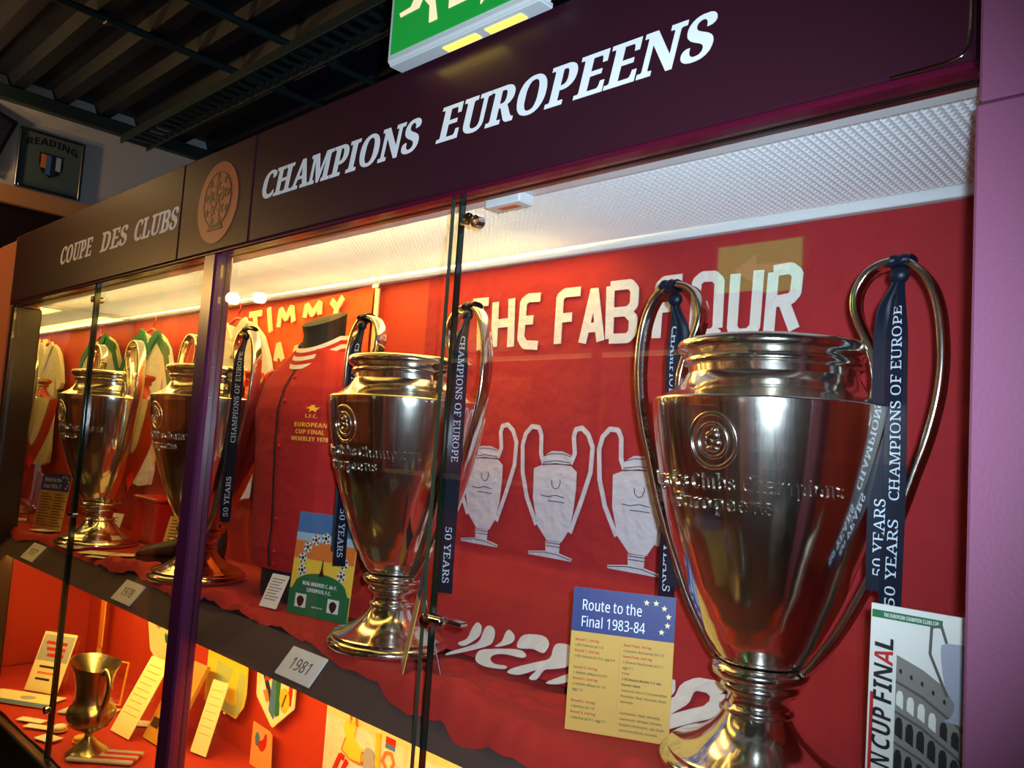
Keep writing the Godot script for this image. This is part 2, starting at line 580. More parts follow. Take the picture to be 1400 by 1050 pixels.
func room() -> void:
	struct("floor", span(Vector3(-4.7, -0.05, -3.0), Vector3(3.0, 0.0, 3.0)), M.floor_dark)
	var ceil_ := struct("ceiling", span(Vector3(-4.75, 3.26, -3.0), Vector3(3.0, 3.34, 3.0)), M.ceiling_deck)
	var rib := begin()
	for k in 1:
		var a := [Vector3(-4.7, 3.26, -0.05), Vector3(-4.7, 3.205, -0.03), Vector3(-4.7, 3.205, 0.03), Vector3(-4.7, 3.26, 0.05)]
		for i in 3:
			var p: Vector3 = a[i]
			var q: Vector3 = a[i + 1]
			var w := Vector3(7.7, 0, 0)
			var n := Vector3(0, q.z - p.z, -(q.y - p.y)).normalized()
			quad(rib, p, q, q + w, p + w, -n)
		quad(rib, a[0], a[1], a[2], a[3], Vector3.LEFT)
	var rm := rib.commit()
	for k in 28:
		part(ceil_, "deck_rib", rm, M.ceiling_deck, Vector3(0, 0.001, -2.9 + 0.21 * k))
	struct("wall_left", span(Vector3(-4.75, 0, -3.0), Vector3(-4.65, 3.26, 3.0)), M.wall_grey)
	struct("wall_back", span(Vector3(-4.75, 0, -3.1), Vector3(3.0, 3.26, -3.0)), M.wall_dark)
	var front := struct("wall_front", span(Vector3(-4.75, 0, 2.6), Vector3(3.0, 3.26, 2.7)), M.wall_dark)
	struct("wall_right", span(Vector3(2.6, 0, -3.0), Vector3(2.7, 3.26, 2.7)), M.wall_dark)
	struct("trim_1", span(Vector3(-4.66, 2.605, -2.6), Vector3(-4.58, 2.695, 2.6), 0.004), M.ledge_tan)
	struct("trim_2", span(Vector3(-4.66, 3.13, -2.9), Vector3(-4.6, 3.2, 2.6), 0.004), M.pipe_teal)
	struct("trim_3", span(Vector3(-4.66, 2.5, -2.6), Vector3(-4.62, 2.53, 2.6), 0.004), M.end_wood)
	struct("pillar", span(Vector3(-0.222, 0, -0.03), Vector3(0.9, 1.936, 0.022), 0.003), M.pillar_purple)
	var up := struct("pillar", span(Vector3(-0.219, 1.938, -0.03), Vector3(0.9, 3.26, 0.022), 0.003), M.pillar_purple)
	up.name = "pillar_001"
	var labels := ["dark teal steel pipe slung under the corrugated ceiling, close to the end wall", "dark teal steel pipe slung under the corrugated ceiling, above the word of the nearer header", "dark steel pipe slung under the ceiling behind the green exit sign"]
	var xs := [[3.46, 0], [3.02, 0], [2.1, 0]]
	for k in 3:
		var t := thing("ceiling_pipe", labels[k], "pipe", Vector3(-xs[k][0], 3.19, 0))
		part(t, "pipe", rod(Vector3(0, 0, -2.95), Vector3(0, 0, 2.55), 0.016), M.pipe_teal)
		for j in 7:
			part(t, "clip", span(Vector3(-0.022, -0.02, -2.6 + 0.8 * j), Vector3(0.022, 0.02, -2.57 + 0.8 * j), 0.004), M.pipe_teal)
	var tray := thing("cable_tray", "dark ladder cable tray with close rungs hanging under the ceiling", "cable tray", Vector3(0, 3.1, -0.75))
	for z in [-0.07, 0.07]:
		part(tray, "side_rail", span(Vector3(-4.6, -0.02, z - 0.006), Vector3(2.5, 0.025, z + 0.006)), M.pipe_teal)
	var rung := span(Vector3(-0.012, -0.015, -0.066), Vector3(0.012, -0.004, 0.066))
	for k in 62:
		part(tray, "rung", rung, M.pipe_teal, Vector3(-4.55 + k * 0.075, 0, 0))
	var ec := thing("end_showcase", "dark wooden showcase built along the end wall under the tan ledge", "cabinet", Vector3(-4.62, 0, 0))
	part(ec, "body", span(Vector3(-0.025, 0.0, -2.6), Vector3(0.02, 2.6, 2.55), 0.004), M.end_dark)
	for k in 5:
		part(ec, "door_stile", span(Vector3(0.02, 0.1, -2.3 + 1.1 * k), Vector3(0.032, 2.48, -2.22 + 1.1 * k), 0.003), M.end_wood)
	# sign with a shield on the end wall
	var s := thing("wall_plaque", "square dark blue framed plaque lettered READING with a shield, on the grey end wall", "plaque", Vector3(-4.648, 2.87, -0.36), PI / 2 )
	part(s, "frame", frame_mesh(0.31, 0.31, 0.014, 0.022), M.aluminium, Vector3(0, 0, 0.0))
	part(s, "plate", span(Vector3(-0.145, -0.145, 0.002), Vector3(0.145, 0.145, 0.012)), M.plate_blue)
	part(s, "lettering", lettering("READING", sans_bold, 0.036, 0.24, 0, true, 0.001, func(p: Vector3) -> Vector3: return Vector3(p.x, p.y + 0.02 - p.x * p.x * 1.6, p.z)), M.ink_black, Vector3(0, 0.072, 0.012))
	var sh := [Vector2(-0.055, 0.05), Vector2(0.055, 0.05), Vector2(0.055, -0.01), Vector2(0.04, -0.05), Vector2(0, -0.075), Vector2(-0.04, -0.05), Vector2(-0.055, -0.01)]
	var shield := part(s, "shield", plate(sh, 0.012, 0.014), M.ink_black)
	for k in 4:
		var x0 := -0.047 + 0.0235 * k
		var lo: float = [-0.03, -0.06, -0.06, -0.03][k]
		part(shield, "stripe", plate([Vector2(x0, 0.042), Vector2(x0 + 0.0235, 0.042), Vector2(x0 + 0.0235, lo), Vector2(x0, lo)], 0.014, 0.0155), [M.ink_orange, M.ink_blue, M.ink_navy, M.ink_sky][k])
	s = thing("framed_picture", "black framed picture hanging crooked beside the square dark plaque on the end wall", "picture", Vector3(-4.648, 2.93, -0.02), PI / 2)
	part(s, "frame", frame_mesh(0.26, 0.3, 0.02, 0.03), M.black_plastic, Vector3.ZERO, Vector3(0, 0, -0.32))
	part(s, "print", span(Vector3(-0.115, -0.135, 0.002), Vector3(0.115, 0.135, 0.01)), M.ink_navy, Vector3.ZERO, Vector3(0, 0, -0.32))
	for k in 2:
		var p := Vector3(-4.2, 2.28 + 0.032 * k, 1.2 + 0.16 * k)
		s = thing("spot_lamp", ["lower small round spotlight on a long arm from the end wall", "slightly higher small round spotlight on a long arm from the end wall"][k], "lamp", p, 0, "spotlights on the end wall")
		part(s, "bulb", sphere(0.026), M.bulb_glow)
		part(s, "housing", rod(Vector3(-0.1, 0, 0), Vector3(-0.03, 0, 0), 0.036), M.black_plastic)
		part(s, "arm", rod(Vector3(-0.4, 0.04, 0), Vector3(-0.07, 0, 0), 0.008), M.black_plastic)
	s = thing("ledge_lamp", "small bare lamp standing on the tan ledge of the end wall", "lamp", Vector3(-4.42, 2.86, 0.36))
	part(s, "bulb", sphere(0.026), M.bulb_glow)
	part(s, "stem", rod(Vector3(0, -0.12, 0), Vector3(0, -0.02, 0), 0.008), M.black_plastic)
	part(s, "bracket", rod(Vector3(-0.19, -0.17, 0), Vector3(0.005, -0.115, 0), 0.007), M.black_plastic)
	# across the aisle: an exit sign and pictures that the glass mirrors faintly
	var fz := 2.598
	s = thing("exit_sign", "wall-mounted green exit sign with a white arrow across the aisle", "sign", Vector3(-1.75, 2.47, fz), PI)
	part(s, "case", span(Vector3(-0.25, -0.16, 0), Vector3(0.25, 0.16, 0.05), 0.006), M.white_plastic)
	part(s, "face", span(Vector3(-0.22, -0.13, 0.048), Vector3(0.22, 0.13, 0.054)), M.sign_green)
	part(s, "arrow", plate([Vector2(-0.15, 0.02), Vector2(0.02, 0.02), Vector2(0.02, 0.07), Vector2(0.13, 0), Vector2(0.02, -0.07), Vector2(0.02, -0.02), Vector2(-0.15, -0.02)], 0.054, 0.056), M.sign_white)
	area("exit_sign_light", Vector3(-1.75, 2.47, fz - 0.07), Vector2(0.42, 0.24), Color(0.3, 1.0, 0.5), 0.05, Vector3(0, 0, 0))
	var tones := [M.end_dark, M.wall_dark, M.ledge_tan, M.end_dark, M.end_wood, M.black_plastic, M.wall_dark, M.wall_grey, M.end_dark, M.wood_gold, M.black_plastic]
	for k in 22:
		part(front, "wall_board", span(Vector3(-1.55 + 0.19 * k, 0.1, 2.585), Vector3(-1.55 + 0.19 * k + [0.17, 0.1, 0.06, 0.17, 0.12][k % 5], 2.7 - 0.2 * (k % 3), 2.602), 0.003), tones[(k * 4) % 11])
	s = thing("opposite_showcase", "warm-lit brown showcase standing across the aisle", "cabinet", Vector3(-2.9, 0, 2.4), PI)
	part(s, "base", span(Vector3(-1.3, 0, -0.19), Vector3(1.3, 0.7, 0.15), 0.006), M.end_dark)
	part(s, "top", span(Vector3(-1.3, 2.08, -0.19), Vector3(1.3, 2.3, 0.15), 0.006), M.end_dark)
	part(s, "back", span(Vector3(-1.3, 0.7, -0.19), Vector3(1.3, 2.08, -0.17), 0.002), M.end_wood)
	for x in [-1.3, -0.45, 0.41, 1.26]:
		part(s, "upright", span(Vector3(x, 0.7, 0.1), Vector3(x + 0.04, 2.08, 0.15), 0.004), M.end_dark)
	part(s, "shelf_board", span(Vector3(-1.28, 1.35, -0.16), Vector3(1.28, 1.37, 0.09), 0.002), M.white_plastic)
	part(s, "lamp_strip", span(Vector3(-1.2, 2.065, -0.03), Vector3(1.2, 2.079, 0.01), 0.002), M.case_glow)
	for k in 3:
		s = thing("framed_print", ["framed orange print with gold frame on the wall under the arrow exit sign", "wide framed red print inside the opposite showcase", "wide framed orange print inside the opposite showcase"][k], "picture", Vector3([-1.28, -2.4, -3.4][k], [1.85, 1.72, 1.72][k], [fz, 2.569, 2.569][k]), PI)
		var w: float = [0.2, 0.24, 0.26][k]
		part(s, "frame", frame_mesh(w * 2, 0.52, 0.03, 0.03), M.wood_gold)
		part(s, "print", span(Vector3(-w + 0.02, -0.24, 0.002), Vector3(w - 0.02, 0.24, 0.012)), [M.ink_orange, M.ink_red, M.ink_orange][k])
	s = thing("roller_banner", "tall plain red roller banner standing across the aisle", "banner", Vector3(-0.2, 0, 2.5), PI)
	part(s, "sheet", span(Vector3(-0.24, 0.08, 0), Vector3(0.24, 2.1, 0.004), 0.001), M.banner_red)
	part(s, "foot", span(Vector3(-0.26, 0, -0.06), Vector3(0.26, 0.08, 0.06), 0.01), M.aluminium)
	part(s, "top_bar", span(Vector3(-0.25, 2.1, -0.008), Vector3(0.25, 2.12, 0.012), 0.004), M.aluminium)
	for k in 2:
		s = thing("downlight", ["round downlight above the red roller banner", "round downlight above the opposite showcase"][k], "lamp", Vector3([-0.4, -2.6][k], 3.12, 2.1))
		part(s, "housing", rod(Vector3(0, 0.006, 0), Vector3(0, 0.15, 0), 0.07, 24), M.black_plastic)
		part(s, "bulb", rod(Vector3(0, 0.0, 0), Vector3(0, 0.006, 0), 0.055, 24), M.downlight_glow)
	# exit sign that hangs in front of the header
	var sy := 2.245
	var ex := on_z(527, 88, 0.06).x + 0.19
	s = thing("exit_sign", "hanging green exit sign with running figure in front of the maroon header", "sign", Vector3(ex, sy, 0.046))
	part(s, "case", span(Vector3(-0.19, 0.0, -0.018), Vector3(0.19, 0.2, 0.012), 0.004), M.white_plastic)
	part(s, "bottom_rim", span(Vector3(-0.187, -0.004, -0.024), Vector3(0.187, 0.006, 0.008), 0.002), M.white_plastic)
	part(s, "face", span(Vector3(-0.178, 0.014, 0.01), Vector3(0.178, 0.19, 0.0145), 0.001), M.sign_green)
	var man := begin()
	var q := func(l: Array) -> PackedVector2Array:
		var r := PackedVector2Array()
		for e in l:
			var w := on_z(e[0], e[1], 0.0605)
			r.append(Vector2(w.x - ex, w.y - sy))
		return r
	add_poly(man, q.call([[547, 19], [562, 10], [570, -8], [581, -8], [573, 11], [548, 24]]), 0.0145, 0.0157)
	add_poly(man, q.call([[576, -6], [594, -12], [598, 26], [587, 31], [588, 8]]), 0.0145, 0.0159)
	add_poly(man, q.call([[573, -4], [588, -60], [606, -66], [598, -8]]), 0.0145, 0.0161)
	add_poly(man, PackedVector2Array([Vector2(-0.02, 0.05), Vector2(0.06, 0.05), Vector2(0.06, 0.03), Vector2(0.12, 0.075), Vector2(0.06, 0.12), Vector2(0.06, 0.1), Vector2(-0.02, 0.1)]), 0.0145, 0.0157)
	part(s, "running_figure", man.commit(), M.sign_white)
	for k in 2:
		var a := on_y(600 + 52 * k, 61 - 29 * k, sy - 0.004)
		part(s, "window", span(Vector3(a.x - ex - 0.003, -0.0065, -0.019), Vector3(a.x - ex + 0.08, -0.003, -0.002), 0.001), M.sign_window)
	for x in [-0.13, 0.13]:
		part(s, "hanger_rod", rod(Vector3(x, 0.198, -0.003), Vector3(x, 3.2 - sy, -0.003), 0.004), M.aluminium)
	area("hanging_sign_light", Vector3(ex, sy + 0.1, 0.07), Vector2(0.34, 0.16), Color(0.3, 1.0, 0.5), 0.012, Vector3(0, PI, 0))
	area("sign_window_light", Vector3(ex - 0.03, sy - 0.012, 0.036), Vector2(0.17, 0.018), Color(1.0, 0.9, 0.4), 0.006, Vector3(-PI / 2, 0, 0))
func frame_mesh(w: float, h: float, b: float, d: float) -> ArrayMesh:
	var st := begin()
	for s in [-1.0, 1.0]:
		add_box(st, Vector3(s * (w - b) * 0.5, 0, d * 0.5), Vector3(b, h, d), 0.002)
		add_box(st, Vector3(0, s * (h - b) * 0.5, d * 0.5), Vector3(w - 2 * b, b, d), 0.002)
	return st.commit()

func cabinet() -> void:
	var c := thing("display_cabinet", "long glass-fronted trophy cabinet with maroon header and brown sloping shelf edge", "cabinet")
	# header boards
	var hs := [[-3.6, -2.125], [-2.122, -1.747], [-1.744, -0.226]]
	var boards := []
	for k in 3:
		boards.append(part(c, "header_board", span(Vector3(hs[k][0], 1.99, -0.02), Vector3(hs[k][1], 2.255, 0.012), 0.004), M.header_maroon))
	part(boards[2], "lettering", lettering("CHAMPIONS", heavy, 0.063, 0.558, 0.24), M.white_print, Vector3(-1.703, 2.084, 0.012))
	part(boards[2], "lettering", lettering("EUROPEENS", heavy, 0.063, 0.548, 0.24), M.white_print, Vector3(-1.09, 2.085, 0.012))
	part(boards[0], "lettering", lettering("COUPE", heavy, 0.062, 0.29, 0.2), M.white_print, Vector3(-3.06, 2.08, 0.012))
	part(boards[0], "lettering", lettering("DES", heavy, 0.062, 0.205, 0.2), M.white_print, Vector3(-2.69, 2.08, 0.012))
	part(boards[0], "lettering", lettering("CLUBS", heavy, 0.062, 0.285, 0.2), M.white_print, Vector3(-2.43, 2.08, 0.012))
	var e := part(boards[1], "emblem", plate(disc_pts(0.104, 48), 0, 0.0015), M.copper_print, Vector3(-1.916, 2.114, 0.012))
	var ball := begin()
	add_poly(ball, PackedVector2Array(disc_pts(0.07, 40)), 0.0015, 0.0022)
	part(boards[1], "emblem_ball", ball.commit(), M.copper_print, Vector3(-1.916, 2.122, 0.012))
	var ring := begin()
	for k in 40:
		var a := TAU * k / 40
		var b := TAU * (k + 1) / 40
		add_poly(ring, PackedVector2Array([Vector2(cos(a), sin(a)) * 0.071, Vector2(cos(b), sin(b)) * 0.071, Vector2(cos(b), sin(b)) * 0.0685, Vector2(cos(a), sin(a)) * 0.0685]), 0.002, 0.003)
	for r in [[0.0, 1, 0.022], [0.034, 5, 0.019], [0.058, 9, 0.011]]:
		for k in r[1]:
			var a: float = TAU * k / r[1] + PI / 2
			add_poly(ring, PackedVector2Array(star_pts(r[2], 0.45, Vector2(cos(a), sin(a)) * r[0], a)), 0.002, 0.003 + 0.00002 * k)
	add_poly(ring, PackedVector2Array([Vector2(-0.03, -0.062), Vector2(0.03, -0.062), Vector2(0.04, -0.078), Vector2(-0.04, -0.078)]), 0.0015, 0.003)
	part(boards[1], "emblem_stars", ring.commit(), M.copper_dark, Vector3(-1.916, 2.122, 0.012))
	part(c, "header_end_bead", rod(Vector3(-3.603, 1.992, 0.0), Vector3(-3.603, 2.253, 0.0), 0.012, 20), mat("gloss_tan", Color(0.6, 0.36, 0.24), 0.18))
	# trim below the header
	part(c, "header_bead", span(Vector3(-3.6, 1.981, -0.012), Vector3(-0.226, 1.9905, 0.0125), 0.004), M.bead_maroon)
	part(c, "door_track", span(Vector3(-3.6, 1.985, -0.05), Vector3(-0.05, 2.0, -0.014), 0.002), M.aluminium)
	part(c, "track_groove", span(Vector3(-3.6, 1.9835, -0.036), Vector3(-0.05, 1.9845, -0.03), 0.0003), M.black_plastic)
	part(c, "white_rail", span(Vector3(-3.78, 1.996, -0.1), Vector3(-0.05, 2.03, -0.05), 0.002), M.white_plastic)
	part(c, "white_rail", span(Vector3(-3.78, 1.999, -0.488), Vector3(-0.05, 2.03, -0.468), 0.002), M.white_plastic)
	var bead := []
	for p in [[2.3, -0.229], [2.1, -0.2292], [2.02, -0.23], [2.0, -0.2335], [1.9935, -0.245], [1.9915, -0.27], [1.991, -0.31]]:
		bead.append(Vector3(p[1], p[0], 0.0135))
	part(c, "corner_bead", sweep(smooth_path(bead, 6), ring_prof(0.0022, 8), Vector3(0, 0, 1)), M.chrome)
	# diffuser of small pyramids
	part(c, "diffuser", diffuser(), M.diffuser_plastic).set_meta("kind", "stuff")
	for z in [-0.15, -0.4]:
		for x in [-3.05, -1.76]:
			part(c, "fluorescent_tube", rod(Vector3(x - 0.6, 2.075, z), Vector3(x + 0.6, 2.075, z), 0.013), M.tube_glow)
	part(c, "lamp_housing", housing(), M.white_plastic)
	var sens := part(c, "door_sensor", span(Vector3(-1.03, 1.978, -0.1), Vector3(-0.945, 1.998, -0.062), 0.003), M.white_plastic)
	part(sens, "sensor_label", span(Vector3(-1.01, 1.9772, -0.09), Vector3(-0.965, 1.9785, -0.075), 0.0003), M.ink_orange)
	# frame
	part(c, "end_post", span(Vector3(-3.86, 0.45, -0.1), Vector3(-3.6, 2.25, 0.008), 0.012), M.end_wood)
	part(c, "end_post", span(Vector3(-3.599, 0.45, -0.1), Vector3(-3.578, 1.98, 0.006), 0.006), M.end_dark)
	part(c, "middle_post", span(Vector3(-1.957, 0.45, -0.034), Vector3(-1.895, 1.986, 0.014), 0.005), M.frame_maroon)
	part(c, "post_groove", span(Vector3(-1.8955, 0.46, -0.018), Vector3(-1.8945, 1.985, -0.014), 0.0003), M.black_plastic)
	part(c, "bottom_rail", span(Vector3(-3.6, 0.495, -0.03), Vector3(-0.2, 0.513, 0.012), 0.004), M.aluminium)
	part(c, "base_board", span(Vector3(-3.86, 0.0, -0.5), Vector3(-0.05, 0.494, -0.004), 0.004), M.black_plastic)
	part(c, "back_panel", span(Vector3(-3.82, 0.5, -0.51), Vector3(-0.05, 2.03, BACK), 0.002), M.red_panel)
	part(c, "roof_board", span(Vector3(-3.82, 2.13, -0.51), Vector3(-0.05, 2.25, -0.022), 0.002), M.black_plastic)
	part(c, "end_panel", span(Vector3(-3.86, 0.5, -0.51), Vector3(-3.822, 2.25, -0.1), 0.002), M.end_wood)
	part(c, "end_panel", span(Vector3(-0.05, 0.5, -0.51), Vector3(-0.01, 2.25, -0.03), 0.002), M.red_panel)
	part(c, "mirror_backing", span(Vector3(-3.815, 1.112, -0.489), Vector3(-3.661, 2.012, -0.103), 0.001), M.red_panel)
	part(c, "end_mirror", span(Vector3(-3.6605, 1.112, -0.489), Vector3(-3.652, 2.012, -0.103), 0.001), M.mirror)
	# shelf with a sloping front
	var prof := PackedVector2Array([Vector2(-0.489, SHELF), Vector2(-0.093, SHELF), Vector2(-0.03, 1.034), Vector2(-0.045, 1.03), Vector2(-0.1, 1.09), Vector2(-0.489, 1.09)])
	var st := begin()
	add_poly(st, prof, -3.81, -0.052)
	var sm := st.commit()
	var shelf := part(c, "shelf", sm, M.shelf_brown)
	shelf.transform = Transform3D(Basis(Vector3(0, 0, 1), Vector3(0, 1, 0), Vector3(1, 0, 0)), Vector3.ZERO)
	part(c, "shelf_tube", rod(Vector3(-3.7, 1.055, -0.105), Vector3(-0.3, 1.055, -0.105), 0.012), M.tube_glow_low)
	# doors
	var doors := [[-3.577, -2.735], [-2.71, -1.958], [-1.894, -1.05], [-1.024, -0.2]]
	for k in 4:
		var d := part(c, "glass_door", span(Vector3(doors[k][0], 0.514, -0.009), Vector3(doors[k][1], 1.983, -0.001), 0.0003), M.glass)
		if k % 2 == 0:
			part(d, "pane_edge", span(Vector3(doors[k][1], 0.514, -0.009), Vector3(doors[k][1] + 0.0012, 1.983, -0.001), 0.0002), M.edge_pale)
		else:
			part(d, "pane_edge", span(Vector3(doors[k][0] - 0.003, 0.514, -0.012), Vector3(doors[k][0], 1.983, 0.001), 0.0002), M.edge_glass)
	for x in [-1.0, -2.735]:
		var kx: float = x
		var kn := part(c, "door_fitting", rod(Vector3(kx, 1.937, -0.03), Vector3(kx, 1.937, -0.0095), 0.011, 20), M.chrome)
		part(kn, "fitting_cap", rod(Vector3(kx, 1.937, -0.0005), Vector3(kx, 1.937, 0.006), 0.0105, 20), M.chrome)
	var lk := part(c, "door_lock", rod(Vector3(-1.03, 1.256, -0.013), Vector3(-1.03, 1.256, 0.012), 0.012, 20), M.chrome)
	part(lk, "lock_barrel", rod(Vector3(-1.028, 1.26, 0.0), Vector3(-0.985, 1.262, 0.006), 0.009, 16), M.chrome)
	part(lk, "lock_bolt", span(Vector3(-1.0, 1.254, -0.03), Vector3(-0.965, 1.262, -0.012), 0.002), M.chrome)
	var l2 := part(c, "door_lock", span(Vector3(-2.745, 1.25, -0.014), Vector3(-2.7, 1.262, 0.006), 0.003), M.chrome)
	part(l2, "lock_barrel", rod(Vector3(-2.74, 0.66, -0.012), Vector3(-2.74, 0.66, 0.012), 0.012, 16), M.chrome)
	# cards with the years on the slope
	var n := Vector3(0, cos(deg_to_rad(50)), sin(deg_to_rad(50)))
	for k in 3:
		var px: Array = [[-3.225, 0.125], [-2.38, 0.128], [-1.48, 0.13]][k]
		var pl := thing("year_plaque", ["white plaque reading 1977 on the sloping shelf edge below the mirror-side cup", "white plaque reading 1978 on the sloping shelf edge beside the middle post", "white plaque reading 1981 on the sloping shelf edge below the sunset programme"][k], "plaque", Vector3(px[0], 1.0685, -0.0595) + n * 0.0005)
		pl.rotation.x = -deg_to_rad(40)
		part(pl, "card", span(Vector3(-0.065, -0.033, 0), Vector3(0.065, 0.033, 0.004), 0.001), M.white_card)
		part(pl, "lettering", lettering(["1977", "1978", "1981"][k], sans, 0.026, 0.068, 0.0, true, 0.0005), M.ink_grey, Vector3(0, -0.013, 0.004))
func housing() -> ArrayMesh:
	var st := begin()
	add_box(st, Vector3(-1.935, 2.12, -0.275), Vector3(3.76, 0.012, 0.42), 0.002)
	for z in [-0.07, -0.48]:
		add_box(st, Vector3(-1.935, 2.074, z), Vector3(3.76, 0.08, 0.012), 0.002)
	return st.commit()
func diffuser() -> ArrayMesh:
	var st := begin()
	var y0 := 2.0165
	var s := 0.0125
	var nx := 298
	var nz := 29
	for i in nx:
		for j in nz:
			var x := -0.055 - i * s
			var z := -0.1 - j * s
			var o := [Vector3(x, y0, z), Vector3(x - s, y0, z), Vector3(x - s, y0, z - s), Vector3(x, y0, z - s)]
			var g := 0.0011
			var a := [Vector3(x - g, y0, z - g), Vector3(x - s + g, y0, z - g), Vector3(x - s + g, y0, z - s + g), Vector3(x - g, y0, z - s + g)]
			var c := Vector3(x - s * 0.5, y0 - 0.0032, z - s * 0.5)
			for k in 4:
				var m := (k + 1) % 4
				quad(st, o[k], o[m], a[m], a[k], Vector3.DOWN)
				var n: Vector3 = ((a[k] + a[m]) * 0.5 - Vector3(c.x, y0, c.z)).normalized() * 0.45 + Vector3.DOWN * 0.9
				tri(st, a[k], a[m], c, n.normalized())
	return st.commit()

func lower_case() -> void:
	var w := FastNoiseLite.new()
	w.seed = 4
	w.frequency = 3.0
	var cl := part(self, "floor_cloth", grid(steps(-3.8, -0.06, 200), steps(-0.488, -0.014, 30), func(x: float, z: float) -> Vector3:
		return Vector3(x, LOW - 0.006 + 0.005 * w.get_noise_2d(x * 1.2, z * 2.0) , z), false, true), M.red_cloth)
	tag(cl, "red cloth spread over the floor of the lower display case", "cloth")

func cloth_edge(x: float) -> float:
	var k := [[-3.81, -0.08], [-3.62, -0.075], [-3.487, -0.068], [-3.179, -0.082], [-2.945, -0.079], [-2.722, -0.082], [-2.545, -0.076], [-2.383, -0.09], [-2.257, -0.081], [-2.142, -0.079], [-2.01, -0.083], [-1.8, -0.092], [-1.615, -0.093], [-1.463, -0.084], [-1.34, -0.073], [-1.25, -0.074], [-1.18, -0.056], [-1.115, -0.054], [-1.0, -0.05], [-0.9, -0.053], [-0.6, -0.05], [0.0, -0.055]]
	for i in k.size() - 1:
		if x <= k[i + 1][0]:
			var t: float = (x - k[i][0]) / (k[i + 1][0] - k[i][0])
			return lerpf(k[i][1], k[i + 1][1], smoothstep(0.0, 1.0, t))
	return -0.07
const CUPS := [-3.076, -2.296, -1.385, -0.545]
func shelf_cloth() -> void:
	var w := FastNoiseLite.new()
	w.seed = 9
	w.frequency = 1.0
	var cl := part(self, "shelf_cloth", grid(steps(-3.648, -0.06, 500), steps(0.0, 1.0, 64), func(x: float, v: float) -> Vector3:
		var ze := cloth_edge(x) + 0.004 * w.get_noise_2d(x * 8.0, 3.0)
		var z := lerpf(BACK + 0.003, ze, v)
		var near := 0.0
		for cx: float in CUPS:
			var d := Vector2(x - cx, z - TZ).length()
			near = maxf(near, 1.0 - smoothstep(0.13, 0.19, d))
		for b: Array in [[-1.69, -0.22, 0.12], [-0.76, -0.16, 0.1], [-3.46, -0.17, 0.12], [-1.235, -0.14, 0.06], [-0.3, -0.1, 0.13], [-2.9, -0.11, 0.2], [-1.84, -0.18, 0.05]]:
			near = maxf(near, 1.0 - smoothstep(b[2] * 0.8, b[2] + 0.04, Vector2(x - b[0], z - b[1]).length()))
		var f := smoothstep(0.3, 0.75, v)
		var wv := x * 21.0 + 5.0 * w.get_noise_2d(x * 2.6, z * 3.0) + z * 20.0
		var ridge := pow(0.5 + 0.5 * sin(wv), 1.6)
		var fold := 0.017 * ridge * (0.7 + 0.9 * w.get_noise_2d(x * 4.0 + 7.0, 1.0)) + 0.01 * absf(w.get_noise_2d(x * 11.0 + z * 9.0, z * 13.0 - x * 4.0))
		var y := SHELF + 0.002 + (0.001 + fold * f) * (1.0 - near)
		# the gathered hem stands up a little along the edge
		var hem := smoothstep(0.78, 0.93, v) * (1.0 - smoothstep(0.96, 1.0, v))
		y += hem * (0.008 + 0.008 * ridge + 0.006 * w.get_noise_2d(x * 14.0, 5.0)) * (1.0 - near * 0.8)
		if z > -0.093:
			y -= (z + 0.093) * 1.17 * (0.4 + 0.6 * smoothstep(-0.093, -0.05, z))
		if v > 0.999:
			y -= 0.004
		return Vector3(x, y, z), false, true), M.red_cloth)
	tag(cl, "rumpled red cloth spread over the shelf under the silver cups", "cloth")

